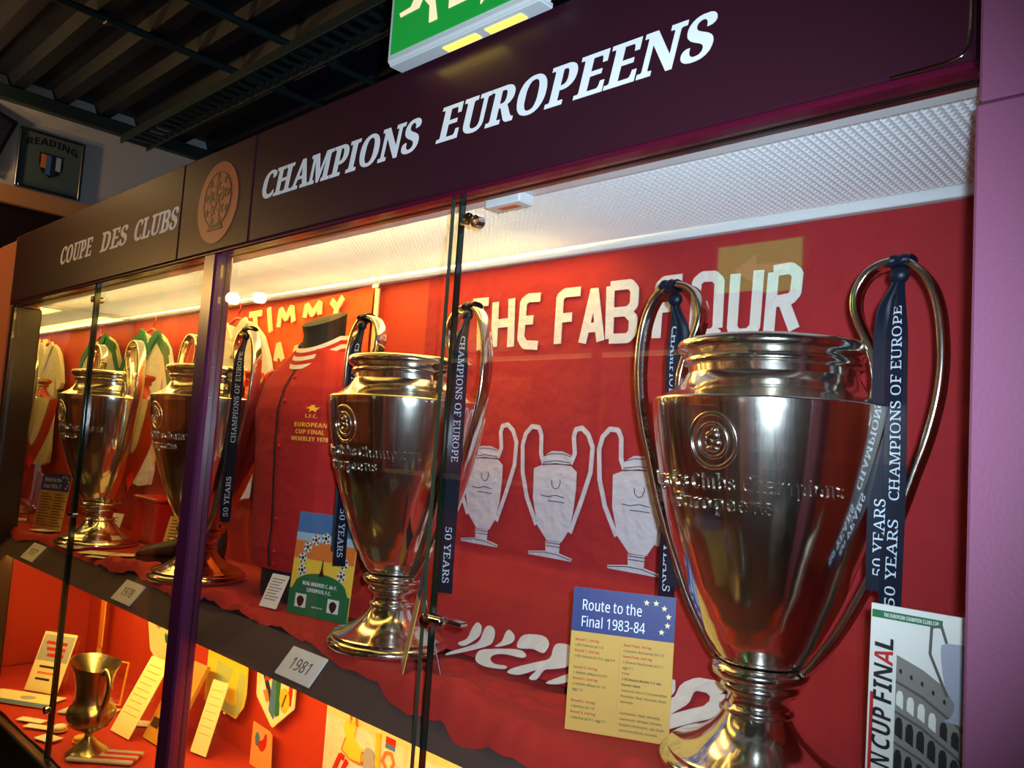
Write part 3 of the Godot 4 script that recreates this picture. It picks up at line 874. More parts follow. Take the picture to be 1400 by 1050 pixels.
# a path of pixels brought to a plane, relative to an origin on it
func trace_z(l: Array, z: float) -> Array:
	var r := []
	for p in l:
		var w := on_z(p[0], p[1], z)
		r.append(Vector2(w.x, w.y))
	return r
func zoomed(l: Array, ox: float, oy: float, k: float) -> Array:
	var r := []
	for p in l:
		r.append([ox + p[0] / k, oy + p[1] / k])
	return r
func banners() -> void:
	shelf_cloth()
	var w := FastNoiseLite.new()
	w.seed = 31
	w.frequency = 1.0
	var bz := -0.478
	var b := thing("red_banner", "large red fan banner lettered THE FAB FOUR with silver cups, behind the tallest cups", "banner")
	# hangs down the back, then slopes out over the shelf
	var A := Vector2(-0.478, 1.275)
	var B := Vector2(-0.255, 1.128)
	part(b, "cloth", grid(steps(-1.665, -0.06, 160), steps(0.0, 1.0, 80), func(x: float, v: float) -> Vector3:
		var wob := 0.0025 * w.get_noise_2d(x * 5.0, v * 2.0)
		if v < 0.7:
			var y := lerpf(1.997 + 0.004 * w.get_noise_2d(x * 6.0, 0.0), A.y + 0.02, v / 0.7)
			return Vector3(x, y, bz + wob - 0.003)
		var t := (v - 0.7) / 0.3
		var p := A.lerp(B, t)
		var ease_ := smoothstep(0.0, 0.15, t)
		return Vector3(x, lerpf(A.y + 0.02, p.y, ease_) - (1 - ease_) * t * 0.03, p.x + wob * 0.4 - 0.003), false, false), M.banner_red)
	var L := {
		"T": [[[646, 414], [667, 412]], [[656, 416], [655, 478]]],
		"H": [[[677, 413], [674, 474]], [[699, 408], [697, 474]], [[676, 443], [698, 440]]],
		"E": [[[738, 406], [722, 407], [715, 413], [711, 462], [716, 471], [734, 472]], [[713, 438], [728, 437]]],
		"F": [[[793, 398], [772, 400], [765, 406], [761, 470]], [[764, 435], [781, 433]]],
		"A": [[[795, 469], [812, 395], [820, 466]], [[801, 448], [816, 447]]],
		"B": [[[834, 391], [861, 388], [867, 395], [866, 416], [858, 425], [836, 427]], [[857, 427], [865, 435], [864, 454], [857, 462], [832, 463]], [[834, 391], [832, 463]]],
		"F2": [[[932, 381], [908, 384], [901, 391], [896, 462]], [[899, 421], [916, 419]]],
		"O": [[[948, 445], [952, 385], [960, 378], [976, 377], [983, 384], [980, 448]], [[980, 448], [974, 456], [955, 458], [948, 450], [948, 445]]],
		"U": [[[1005, 374], [1000, 448], [1006, 457], [1022, 456], [1031, 447], [1037, 369]]],
		"R": [[[1057, 372], [1050, 454]], [[1057, 370], [1081, 366], [1090, 373], [1087, 400], [1080, 408], [1058, 412]], [[1070, 410], [1085, 450]]]}
	for key in L:
		var ls := []
		for s in L[key]:
			ls.append(trace_z(s, bz + 0.004))
		part(b, "letter", strokes(ls, 0.0215, bz + 0.0005, bz + 0.0022), M.patch_white)
	# appliqué cups
	var at := func(l: Array) -> Array: return trace_z(zoomed(l, 600, 520, 3.5), bz + 0.002)
	var org: Vector2 = at.call([[545, 815]])[0]
	var shift := [org - at.call([[305, 215]])[0] * 0.0, Vector2.ZERO, Vector2.ZERO]
	var mid_l: Vector2 = at.call([[455, 222]])[0]
	var mid_r: Vector2 = at.call([[680, 232]])[0]
	var left_r: Vector2 = at.call([[325, 215]])[0]
	var right_l: Vector2 = at.call([[830, 235]])[0]
	shift = [left_r - mid_r, Vector2.ZERO, right_l - mid_l, (right_l - mid_l) * 2.0]
	var bodies := [
		[[498, 365], [540, 338], [590, 340], [632, 360], [628, 402], [498, 398]],
		[[455, 420], [500, 402], [628, 406], [658, 440], [655, 520], [640, 640], [620, 720], [585, 775], [515, 765], [470, 690], [450, 560]],
		[[510, 768], [578, 776], [572, 832], [510, 822]],
		[[428, 815], [505, 815], [565, 825], [635, 855], [630, 868], [428, 830]]]
	var hl := [[500, 395], [488, 350], [490, 260], [478, 225], [445, 220], [415, 255], [400, 310], [400, 440], [420, 560], [465, 690]]
	var hr := [[630, 400], [650, 350], [645, 270], [655, 235], [685, 228], [715, 260], [735, 320], [725, 440], [680, 580], [625, 730]]
	var lines := [[[500, 362], [540, 350], [595, 352], [630, 365]], [[500, 392], [560, 384], [630, 395]], [[498, 404], [560, 398], [632, 408]], [[540, 478], [542, 505], [555, 520], [572, 515], [582, 490], [580, 475]], [[490, 548], [520, 556], [560, 550], [600, 562]], [[520, 575], [560, 580], [600, 586]], [[512, 775], [580, 785]], [[512, 790], [578, 800]], [[430, 822], [505, 822], [565, 834], [630, 862]]]
	for k in 4:
		var o: Vector2 = shift[k]
		var st := begin()
		var i := 0
		for poly in bodies:
			var pv := PackedVector2Array()
			for p: Vector2 in at.call(poly):
				pv.append(p + o)
			add_poly(st, pv, bz + 0.0005, bz + 0.002 + 0.0001 * i)
			i += 1
		var cup := part(b, "cup_patch", st.commit(), M.patch_silver)
		var hs := []
		for h in [hl, hr]:
			var l := []
			for p: Vector2 in at.call(h):
				l.append(p + o)
			hs.append(l)
		for h in hs:
			part(cup, "handle_patch", strokes([h], 0.011, bz + 0.0005, bz + 0.0019), M.patch_silver)
		var ss := []
		for h in lines:
			var l := []
			for p: Vector2 in at.call(h):
				l.append(p + o)
			ss.append(l)
		for h in ss:
			part(cup, "stitching", strokes([h], 0.0016, bz + 0.002, bz + 0.0029), M.stitch_dark)
	# the lowest row of letters lies on the part that slopes out over the shelf
	var dir := (B - A).normalized()
	var up := Vector3(0, dir.x, -dir.y).normalized()
	var p0 := Vector3(0, A.y, A.x)
	var frame := Transform3D(Basis(Vector3.RIGHT, Vector3(0, -dir.y, -dir.x), up), p0 + up * 0.0045)
	var inv := frame.affine_inverse()
	var onslope := func(l: Array, ox: float, oy: float, k: float) -> Array:
		var r := []
		for p in zoomed(l, ox, oy, k):
			var d := ray(p[0], p[1])
			var q := inv * (CAM + d * ((frame.origin - CAM).dot(up) / d.dot(up)))
			r.append(Vector2(q.x, q.y))
		return r
	var shapes := [
		[[205, 278], [228, 300], [215, 350], [150, 395], [115, 400], [105, 385], [150, 365], [178, 310]],
		[[265, 295], [297, 315], [292, 368], [250, 405], [50, 450], [60, 435], [160, 405], [215, 378], [240, 320]],
		[[375, 318], [402, 345], [395, 380], [345, 400], [300, 405], [335, 380], [355, 335]],
		[[415, 402], [452, 345], [555, 350], [587, 390], [565, 435], [540, 437], [500, 418], [440, 416]],
		[[195, 470], [215, 430], [270, 420], [420, 422], [465, 450], [440, 465], [350, 445], [290, 450], [275, 475], [300, 500], [360, 510], [345, 525], [260, 515], [210, 495]],
		[[640, 390], [705, 405], [712, 455], [690, 510], [600, 525], [560, 530], [520, 580], [480, 575], [520, 530], [430, 555], [365, 545], [400, 520], [520, 490], [590, 470], [612, 410]],
		[[570, 600], [640, 570], [720, 545], [700, 585], [640, 605]]]
	for s in shapes:
		var o := part(b, "letter", plate(blend(onslope.call(s, 600, 780, 3.89), 3), 0.0, 0.0015), M.patch_white)
		o.transform = frame
	var ol := [onslope.call([[225, 745], [320, 690], [350, 625], [400, 605], [480, 620], [520, 660]], 850, 780, 3.89), onslope.call([[520, 660], [510, 710], [460, 755], [370, 775], [280, 800], [225, 815]], 850, 780, 3.89)]
	part(b, "letter", strokes(ol, 0.028, 0.0, 0.0015), M.patch_white).transform = frame
	part(b, "letter", strokes([onslope.call([[235, 600], [255, 590], [255, 640], [235, 655]], 850, 780, 3.89)], 0.02, 0.0, 0.0015), M.patch_white).transform = frame
	# orange banner
	var t := thing("orange_banner", "creased orange banner hand-lettered TIMMY hanging slack on the back behind the jacket", "banner")
	var tz := -0.468
	part(t, "cloth", grid(steps(-2.8, -1.9, 90), steps(0.0, 1.0, 60), func(x: float, v: float) -> Vector3:
		var top := 2.0 - 0.1 * pow(clampf((-1.95 - x) / 0.8, 0, 1), 0.8) * (0.5 + 0.5 * clampf((-2.3 - x) / 0.4, 0, 1)) - 0.05 * clampf((-2.55 - x) / 0.25, 0, 1)
		var y := lerpf(top, 1.45, v)
		var fold := 0.009 * sin((x + 1.9) * 16.0 - (y - 2.0) * 9.0) * clampf((x + 2.35) / 0.3, 0.15, 1.0)
		return Vector3(x, y, tz - 0.006 + fold * 0.6 + 0.005 * w.get_noise_2d(x * 6, y * 7)), false, false), M.banner_orange)
	var tl := [
		[[[318, 632], [375, 622]], [[343, 632], [347, 700]]],
		[[[410, 598], [418, 712]]],
		[[[455, 690], [467, 605], [492, 650], [520, 592], [527, 665]]],
		[[[580, 645], [592, 585], [618, 628], [655, 572], [652, 630]]],
		[[[710, 565], [735, 598], [765, 547]], [[735, 598], [722, 660]]],
		[[[440, 852], [456, 770], [475, 848]], [[446, 825], [470, 822]]],
		[[[560, 785], [535, 795], [545, 822], [535, 845]]],
		[[[405, 955], [442, 935], [438, 1005], [415, 1005]]]]
	for s in tl:
		var ls := []
		for l in s:
			ls.append(trace_z(zoomed(l, 250, 250, 3.5), tz + 0.006))
		part(t, "letter", strokes(ls, 0.021, tz + 0.002, tz + 0.0065), M.fringe_cream)
	var pole := thing("banner_pole", "thin white pole beside the orange banner under the cabinet lights", "pole")
	part(pole, "pole", rod(Vector3(-1.878, 1.45, -0.47), Vector3(-1.878, 2.01, -0.47), 0.0075), M.fringe_cream)
	part(pole, "tie", span(Vector3(-1.895, 1.985, -0.476), Vector3(-1.868, 1.997, -0.461), 0.002), M.chrome)

func bowl_r(h: float) -> float:
	var k := [[0.155, 0.058], [0.165, 0.066], [0.187, 0.079], [0.217, 0.0935], [0.255, 0.11], [0.2926, 0.1235], [0.336, 0.138], [0.375, 0.1485], [0.402, 0.1545], [0.44, 0.1615], [0.473, 0.167], [0.505, 0.1712], [0.522, 0.173], [0.53, 0.173]]
	for i in k.size() - 1:
		if h <= k[i + 1][0]:
			var y0: float = k[maxi(i - 1, 0)][1]
			var y3: float = k[mini(i + 2, k.size() - 1)][1]
			return cubic_interpolate(k[i][1], k[i + 1][1], y0, y3, clampf((h - k[i][0]) / (k[i + 1][0] - k[i][0]), 0, 1))
	return 0.173
func wrap_bowl(p: Vector3, h0: float) -> Vector3:
	var h := h0 + p.y
	var r := bowl_r(h)
	var a := p.x / r
	return Vector3(sin(a), 0, cos(a)) * (r + p.z) + Vector3(0, h, 0)
func make_cup() -> Node3D:
	var c := Node3D.new()
	c.name = "silver_cup"
	part(c, "foot", lathe(creased([Vector3(0, 0, 0), Vector3(0.128, 0, 1), Vector3(0.135, 0.003, 0), Vector3(0.138, 0.010, 0), Vector3(0.135, 0.018, 0), Vector3(0.129, 0.0215, 1), Vector3(0.126, 0.0225, 1), Vector3(0.126, 0.028, 1), Vector3(0.121, 0.031, 0), Vector3(0.104, 0.0365, 0), Vector3(0.085, 0.046, 0), Vector3(0.066, 0.06, 0), Vector3(0.054, 0.074, 0), Vector3(0.0475, 0.0855, 1)]), 96), M.silver)
	part(c, "stem", lathe(creased([Vector3(0.0475, 0.085, 1), Vector3(0.051, 0.0875, 0), Vector3(0.052, 0.0915, 0), Vector3(0.0475, 0.0955, 1), Vector3(0.044, 0.097, 0), Vector3(0.043, 0.104, 0), Vector3(0.0455, 0.112, 0), Vector3(0.050, 0.117, 1), Vector3(0.0545, 0.1185, 0), Vector3(0.058, 0.1235, 0), Vector3(0.0545, 0.1285, 1), Vector3(0.05, 0.13, 1)]), 96), M.silver)
	part(c, "collar", lathe(creased([Vector3(0.05, 0.1295, 1), Vector3(0.06, 0.1325, 0), Vector3(0.067, 0.138, 0), Vector3(0.0695, 0.1445, 0), Vector3(0.067, 0.151, 0), Vector3(0.059, 0.1552, 1)]), 96), M.silver)
	var prof := [Vector2(0.02, 0.1545)]
	for k in 61:
		var h := 0.155 + 0.372 * k / 60.0
		prof.append(Vector2(bowl_r(h), h))
	prof.append_array(creased([Vector3(0.173, 0.527, 1), Vector3(0.1722, 0.5295, 0), Vector3(0.168, 0.5308, 1), Vector3(0.156, 0.5365, 0), Vector3(0.143, 0.544, 0), Vector3(0.133, 0.5535, 0), Vector3(0.1265, 0.5625, 0), Vector3(0.1235, 0.569, 1)]))
	part(c, "bowl", lathe(prof, 128), M.silver)
	part(c, "rim", lathe(creased([Vector3(0.1235, 0.5685, 1), Vector3(0.1215, 0.57, 1), Vector3(0.1215, 0.58, 1), Vector3(0.127, 0.582, 0), Vector3(0.1295, 0.587, 0), Vector3(0.127, 0.592, 1), Vector3(0.1285, 0.596, 0), Vector3(0.135, 0.6, 0), Vector3(0.139, 0.606, 0), Vector3(0.1395, 0.612, 0), Vector3(0.137, 0.617, 0), Vector3(0.131, 0.6195, 0), Vector3(0.125, 0.6175, 0), Vector3(0.121, 0.605, 0), Vector3(0.119, 0.56, 0), Vector3(0.16, 0.5, 0), Vector3(0.1, 0.3, 0), Vector3(0.0, 0.26, 0)]), 96), M.silver)
	var pts := [[0.150, 0.531], [0.153, 0.568], [0.143, 0.609], [0.1235, 0.655], [0.1235, 0.69], [0.144, 0.718], [0.181, 0.7255], [0.21, 0.705], [0.2275, 0.664], [0.234, 0.606], [0.231, 0.549], [0.219, 0.491], [0.204, 0.443], [0.182, 0.374], [0.154, 0.303], [0.118, 0.228], [0.084, 0.175], [0.066, 0.153]]
	for s in [1.0, -1.0]:
		var path := []
		for p in pts:
			path.append(Vector3(p[0] * s, p[1], 0))
		var prf := [Vector2(-0.015, -0.003), Vector2(-0.012, -0.0052), Vector2(0.0, -0.0052), Vector2(0.012, -0.0052), Vector2(0.015, -0.003), Vector2(0.015, 0.003), Vector2(0.0125, 0.0052), Vector2(0.007, 0.0035), Vector2(0.004, 0.0062), Vector2(-0.004, 0.0062), Vector2(-0.007, 0.0035), Vector2(-0.0125, 0.0052), Vector2(-0.015, 0.003)]
		var pr := []
		for p: Vector2 in prf:
			pr.append(Vector2(p.x, p.y * -s))
		part(c, "handle", sweep(smooth_path(path, 6), pr, Vector3(0, 0, 1)), M.silver)
	# medallion: two rings and a small figure in relief
	var rg := begin()
	var mh := 0.468
	var badge := part(c, "medallion", lathe_on_bowl(0.034, 0.0032, mh), M.silver)
	part(badge, "inner_ring", lathe_on_bowl(0.0215, 0.0028, mh), M.silver)
	var fig := begin()
	for s in [[0.0, 0.006, 0.011, 0.008], [-0.004, 0.0, 0.007, 0.01], [0.005, -0.004, 0.008, 0.007], [0.0, -0.011, 0.01, 0.005], [0.004, 0.013, 0.005, 0.005]]:
		var sm := grid(steps(0, TAU, 16), steps(0, PI, 8), func(u: float, v: float) -> Vector3:
			return wrap_bowl(Vector3(s[0] + cos(u) * sin(v) * s[2], s[1] + sin(u) * sin(v) * s[3], cos(v) * 0.004), mh), true)
		fig.append_from(sm, 0, Transform3D.IDENTITY)
	part(badge, "figure", fig.commit(), M.silver)
	for e in [["Coupe des Clubs Champions", 0.402, 0.34, 0.014], ["Europeens", 0.374, 0.15, 0.008]]:
		var txt := part(c, "lettering", lettering(e[0], serif, 0.0205, e[2], 0.0, true, 0.0034, func(p: Vector3) -> Vector3: return wrap_bowl(p, e[1])), M.silver)
		txt.rotation.y = e[3]
	return c
func lathe_on_bowl(r: float, t: float, h0: float) -> ArrayMesh:
	return grid(steps(0, TAU, 48), steps(0, TAU, 10), func(u: float, v: float) -> Vector3:
		var q := r + cos(v) * t
		return wrap_bowl(Vector3(cos(u) * q, sin(u) * q * 1.06, sin(v) * t), h0), true)
func trophies() -> void:
	var labels := ["silver two-handled cup farthest from the purple pillar, beside the mirror", "silver two-handled cup standing behind the maroon middle post", "silver two-handled cup beside the red jacket and football programme", "silver two-handled cup beside the purple pillar, in front of the banner"]
	var proto := make_cup()
	for k in 4:
		var c: Node3D = proto if k == 0 else proto.duplicate()
		c.name = numbered("silver_cup")
		add_child(c)
		c.position = Vector3(CUPS[k], SHELF + 0.0035, TZ)
		tag(c, labels[k], "trophy", "silver cups along the shelf")
	ribbon(3, 1.0, -0.19, -0.2, ["CHAMPIONS OF EUROPE", "50 YEARS"], true, 0.45, 0.0, "navy ribbon on the handle next to the purple pillar, reading CHAMPIONS OF EUROPE")
	ribbon(3, -1.0, -0.236, 0.0, ["CHAMPIONS OF EUROPE", "50 YEARS"], false, 0.5, 0.01, "navy ribbon reading 50 YEARS above the blue and gold card")
	ribbon(2, 1.0, -0.19, 0.45, ["CHAMPIONS OF EUROPE", "50 YEARS"], false, 0.56, 0.0, "navy ribbon on the cup handle behind the glass door edge with the lock")
	ribbon(2, -1.0, -0.19, 0.55, ["CHAMPIONS OF EUROPE", "50 YEARS"], false, 0.56, 0.0, "navy ribbon hanging in front of the football programme")
	ribbon(1, 1.0, -0.19, 0.6, ["CHAMPIONS OF EUROPE", "50 YEARS"], true, 0.52, 0.0, "navy ribbon on the handle between the middle post and the red jacket")
func ribbon(cup: int, side: float, z: float, yaw: float, words: Array, upward: bool, length: float, lean: float, label: String) -> void:
	var top := Vector3(CUPS[cup] + side * 0.181, SHELF + 0.0035 + 0.7255, TZ)
	var t := thing("ribbon", label, "ribbon", top, 0.0, "ribbons on the cup handles")
	# wrapped once round the handle
	part(t, "loop", grid(steps(0, TAU, 28), steps(-0.013, 0.013, 8), func(u: float, v: float) -> Vector3:
		return Vector3(v + 0.002 * sin(u * 3.0), sin(u) * 0.0105 * (1.0 + 0.1 * sin(v * 500.0)), cos(u) * (0.0185 + 0.001 * sin(v * 400.0))), true), M.navy_ribbon)
	var front := z > TZ
	part(t, "knot", sphere(0.013, Vector3(1.0, 0.9, 0.75)), M.navy_ribbon, Vector3(0, -0.02, 0.012 if front else -0.012))
	for k in 2:
		var ox := (0.004 - 0.018 * k) * (1.0 if front else -1.0)
		var oz := (z - TZ) - 0.006 * k * (1.0 if front else -1.0)
		var turn := yaw + (0.25 if k == 1 else 0.0)
		var len_ := length - 0.03 * k
		var shape := func(u: float, v: float, off: float) -> Vector3:
			var s := v / len_
			var wide := lerpf(0.45, 1.0, smoothstep(0.0, 0.22, s))
			var along := Vector3(cos(turn), 0, -sin(turn))
			var out := Vector3(sin(turn), 0, cos(turn))
			var wave := 0.0035 * sin(v * 17.0 + k * 2.0) + (1.0 - smoothstep(0.0, 0.2, s)) * 0.004 * cos(u * 260.0)
			var start := smoothstep(0.0, 0.12, s)
			return Vector3(ox * start + lean * s, -0.02 - v, lerpf(0.012 if front else -0.012, oz, start)) + along * u * wide + out * (wave * 0.6 + off)
		var tail := part(t, "tail", grid(steps(-0.0155, 0.0155, 10), steps(0.0, len_, 60), func(u: float, v: float) -> Vector3: return shape.call(u, v, 0.0), false, false), M.navy_ribbon)
		var word: String = words[k]
		var from := 0.045 if k == 0 else 0.3
		var f := func(p: Vector3) -> Vector3:
			if upward:
				return shape.call(0.007 - p.y, (0.3 if k == 0 else length - 0.05) - p.x, p.z + 0.0006)
			return shape.call(p.y - 0.007, from + p.x, p.z + 0.0006)
		part(tail, "lettering", lettering(word, serif_plain, 0.014, 0.255 if k == 0 else 0.1, 0.0, false, 0.0005, f), M.ribbon_print)
		if k == 0:
			var g := func(p: Vector3) -> Vector3:
				if upward:
					return shape.call(0.007 - p.y, length - 0.015 - p.x, p.z + 0.0006)
				return shape.call(p.y - 0.007, length - 0.13 + p.x, p.z + 0.0006)
			part(tail, "lettering", lettering("50 YEARS", serif_plain, 0.014, 0.11, 0.0, false, 0.0005, g), M.ribbon_print)

# a flat standing card: origin at the middle of its lower edge, leaning back
func card(called: String, label: String, category: String, at: Vector3, w: float, h: float, yaw: float, lean: float, mat_: Material, thick := 0.0025, group := "") -> Node3D:
	var t := thing(called, label, category, at, 0.0, group)
	t.rotation = Vector3(-lean, yaw, 0)
	part(t, "sheet", span(Vector3(-w * 0.5, 0, -thick), Vector3(w * 0.5, h, 0), 0.0004), mat_)
	return t
func flat(parent: Node3D, called: String, x0: float, y0: float, x1: float, y1: float, mat_: Material, z := 0.0006) -> MeshInstance3D:
	return part(parent, called, span(Vector3(x0, y0, 0.0), Vector3(x1, y1, z), 0.0001), mat_)
func words(parent: Node3D, s: String, font: Font, cap: float, x: float, y: float, mat_: Material, width := 0.0, z := 0.0006, slant := 0.0, centred := false) -> MeshInstance3D:
	return part(parent, "lettering", lettering(s, font, cap, width, slant, centred, 0.0004), mat_, Vector3(x, y, z))
func facing(a: Vector3, b: Vector3) -> float:
	return atan2(-(b.z - a.z), b.x - a.x)
func upper_things() -> void:
	# results card 1983-84
	var a := Vector3(-0.826, SHELF + 0.004, -0.125)
	var b := Vector3(-0.682, SHELF + 0.004, -0.2)
	var y := facing(a, b)
	var w := 0.164
	var t := card("results_card", "blue and gold card headed Route to the Final 1983-84, leaning beside the pillar-side cup", "card", (a + b) * 0.5, w, 0.222, y, 0.06, M.gold_card, 0.003)
	route_print(t, w, 0.222, "Final 1983-84", true)
	# results card 1976-77 and 1977-78
	a = on_y(25, 718, SHELF + 0.004)
	b = on_y(70, 725, SHELF + 0.004)
	t = card("results_card", "blue and gold card headed Route to the Final 1976-77, beside the mirror", "card", Vector3(-3.53, SHELF + 0.004, -0.185), 0.165, 0.222, 0.33, 0.12, M.gold_card, 0.003)
	route_print(t, 0.165, 0.222, "Final 1976-77", false)
	t = card("results_card", "blue and gold results card half hidden behind the cup at the middle post", "card", Vector3(-2.67, SHELF + 0.004, -0.33), 0.165, 0.2, 0.45, 0.3, M.gold_card, 0.003)
	route_print(t, 0.165, 0.2, "Final 1977-78", false)
	# results card seen edge on, with its strut
	t = card("results_card", "card seen edge-on with its grey folded strut, beside the door lock", "card", Vector3(-1.236, SHELF + 0.004, -0.124), 0.082, 0.205, facing(Vector3(-1.205, 0, -0.098), Vector3(-1.275, 0, -0.151)) + PI, 0.16, M.gold_card, 0.002)
	part(t, "strut", plate([Vector2(-0.045, 0.0), Vector2(0.04, 0.0), Vector2(0.012, 0.17), Vector2(-0.012, 0.17)], -0.001, 0.0), M.grey_card, Vector3(0, 0.003, -0.075), Vector3(0.42, 0, 0))
	flat(t, "header", -0.041, 0.14, 0.041, 0.205, M.blue_card)
	# football programme for the 1981 final
	t = card("football_programme", "football programme with a ring of balls on a sunset sky, behind the ribbon", "programme", Vector3(-1.694, SHELF + 0.003, -0.228), 0.196, 0.248, 0.23, 0.08, M.ink_yellow, 0.004)
	flat(t, "sky_band", -0.098, 0.198, 0.098, 0.248, M.ink_blue)
	flat(t, "cloud_band", -0.098, 0.178, 0.098, 0.198, M.ink_sky)
	flat(t, "sunset_band", -0.098, 0.135, 0.098, 0.178, M.ink_orange)
	var hill := [Vector2(-0.098, 0.0), Vector2(0.098, 0.0), Vector2(0.098, 0.06)]
	for k in 17:
		var u := 1.0 - k / 8.0
		hill.append(Vector2(u * 0.09, 0.062 + 0.042 * sqrt(maxf(0.0, 1.0 - u * u))))
	hill.append(Vector2(-0.098, 0.06))
	part(t, "pitch", plate(hill, 0.0, 0.0009), M.ink_green)
	for k in 9:
		var an := lerpf(-0.35, PI + 0.35, k / 8.0)
		var bl := part(t, "ball", plate(disc_pts(0.0135, 20), 0, 0.0004), M.white_card, Vector3(cos(an) * 0.068, 0.128 + sin(an) * 0.062, 0.0009))
		part(bl, "ball_patch", plate(disc_pts(0.0052, 5), 0.0004, 0.0008), M.ink_black)
		for j in 5:
			var q := TAU * j / 5.0 + 0.6
			part(bl, "ball_patch", plate(disc_pts(0.0032, 5), 0.0004, 0.0008), M.ink_black, Vector3(cos(q) * 0.0098, sin(q) * 0.0098, 0))
	part(t, "tower", plate([Vector2(-0.009, 0.098), Vector2(0.009, 0.098), Vector2(0.0025, 0.115), Vector2(0.0008, 0.138), Vector2(-0.0008, 0.138), Vector2(-0.0025, 0.115)], 0.0, 0.0013), M.leather_brown)
	words(t, "REAL MADRID C. de F.", sans_bold, 0.0088, 0, 0.073, M.white_print, 0.112, 0.0012, 0, true)
	words(t, "LIVERPOOL F.C.", sans_bold, 0.0088, 0, 0.058, M.white_print, 0.078, 0.0012, 0, true)
	for x in [-0.056, 0.05]:
		flat(t, "badge", x - 0.018, 0.018, x + 0.018, 0.05, M.white_card, 0.0014)
		part(t, "crest", plate(blend([Vector2(0, 0.013), Vector2(0.011, 0.006), Vector2(0.009, -0.006), Vector2(0, -0.014), Vector2(-0.009, -0.006), Vector2(-0.011, 0.006)], 3), 0, 0.0005), M.leather_brown, Vector3(x, 0.033, 0.0014))
	words(t, "PARIS 27 MAI 1981", sans, 0.003, 0, 0.022, M.white_print, 0.034, 0.0012, 0, true)
	# programme for the 1984 final in a clear holder
	t = card("football_programme", "white European Cup Final programme with a ruined arena in a clear holder", "programme", Vector3(-0.25, SHELF + 0.004, -0.1), 0.21, 0.283, 0.0, 0.03, M.white_card, 0.004)
	part(t, "clear_holder", span(Vector3(-0.109, 0, 0.004), Vector3(0.109, 0.288, 0.0055), 0.0003), M.acrylic)
	flat(t, "green_band", -0.1035, 0.267, -0.026, 0.276, M.ink_green)
	words(t, "THE EUROPEAN CHAMPION CLUBS CUP", sans_bold, 0.0045, -0.09, 0.2693, M.white_card, 0.06, 0.0008)
	var st := part(t, "lettering", lettering("EUROPEAN", sans_bold, 0.021, 0.106, 0.12, false, 0.0004), M.ink_black, Vector3(-0.078, 0.004, 0.0008), Vector3(0, 0, PI / 2))
	words_up(t, "CUP", 0.117, 0.021, 0.045, M.ink_black)
	words_up(t, "FIN", 0.17, 0.021, 0.042, M.ink_black)
	words_up(t, "A", 0.2135, 0.021, 0.017, M.ink_red)
	words_up(t, "L", 0.2315, 0.021, 0.013, M.ink_black)
	flat(t, "red_stripe", -0.1025, 0.004, -0.0985, 0.18, M.ink_red)
	var rimline := [Vector2(-0.074, 0.228), Vector2(-0.045, 0.217), Vector2(-0.01, 0.196), Vector2(0.028, 0.165), Vector2(0.06, 0.132), Vector2(0.105, 0.08)]
	var ar := [Vector2(0.105, 0.004), Vector2(-0.074, 0.004)]
	ar.append_array(rimline)
	var arena := part(t, "arena_print", plate(ar, 0.0, 0.0007), M.ink_stone)
	for row in 5:
		for k in 15:
			var x := -0.069 + k * 0.0118
			var rim := 0.0
			for i in rimline.size() - 1:
				if x >= rimline[i].x and x <= rimline[i + 1].x:
					rim = lerpf(rimline[i].y, rimline[i + 1].y, (x - rimline[i].x) / (rimline[i + 1].x - rimline[i].x))
			var yy: float = rim - [0.018, 0.056, 0.09, 0.128, 0.165][row]
			if yy < 0.01:
				continue
			var hgt: float = [0.005, 0.018, 0.022, 0.024, 0.024][row]
			var wd: float = [0.0014, 0.0038, 0.0042, 0.0042, 0.0042][row]
			part(arena, "arch", plate([Vector2(x - wd, yy + wd * 0.6), Vector2(x + wd, yy - wd * 0.6), Vector2(x + wd, yy + hgt * 0.7), Vector2(x + wd * 0.5, yy + hgt), Vector2(x - wd * 0.5, yy + hgt), Vector2(x - wd, yy + hgt * 0.75)], 0.0007, 0.0011), M.white_card if row == 1 and k < 4 else M.ink_black)
	for dy in [0.03, 0.064, 0.099, 0.137]:
		var line := []
		for q2: Vector2 in rimline:
			if q2.y - dy > 0.006:
				line.append(q2 - Vector2(0, dy))
		part(arena, "cornice", strokes([line], 0.003, 0.0006, 0.0009), M.ink_grey)
	var cupm := begin()
	add_poly(cupm, PackedVector2Array(blend([Vector2(-0.014, 0.03), Vector2(0.014, 0.03), Vector2(0.02, 0.02), Vector2(0.014, -0.02), Vector2(0.004, -0.034), Vector2(0.008, -0.05), Vector2(0.014, -0.055), Vector2(-0.014, -0.055), Vector2(-0.008, -0.05), Vector2(-0.004, -0.034), Vector2(-0.014, -0.02), Vector2(-0.02, 0.02)], 2)), 0.0, 0.0006)
	part(t, "cup_print", cupm.commit(), M.grey_card, Vector3(-0.007, 0.222, 0.0012))
	part(t, "cup_handles", strokes([[Vector2(-0.014, 0.03), Vector2(-0.02, 0.048), Vector2(-0.03, 0.045), Vector2(-0.031, 0.015), Vector2(-0.012, -0.028)], [Vector2(0.014, 0.03), Vector2(0.02, 0.048), Vector2(0.03, 0.045), Vector2(0.031, 0.015), Vector2(0.012, -0.028)]], 0.003, 0, 0.0007), M.ink_grey, Vector3(-0.007, 0.222, 0.0012))
	# small note beside the sunset programme
	t = card("note_card", "small white printed note standing beside the sunset programme", "card", Vector3(-1.842, SHELF + 0.006, -0.183), 0.062, 0.086, 0.2, 0.45, M.white_card, 0.001)
	for k in 8:
		flat(t, "print_line", -0.024, 0.072 - 0.0075 * k, 0.022 - 0.006 * (k % 3), 0.0745 - 0.0075 * k, M.ink_stone)
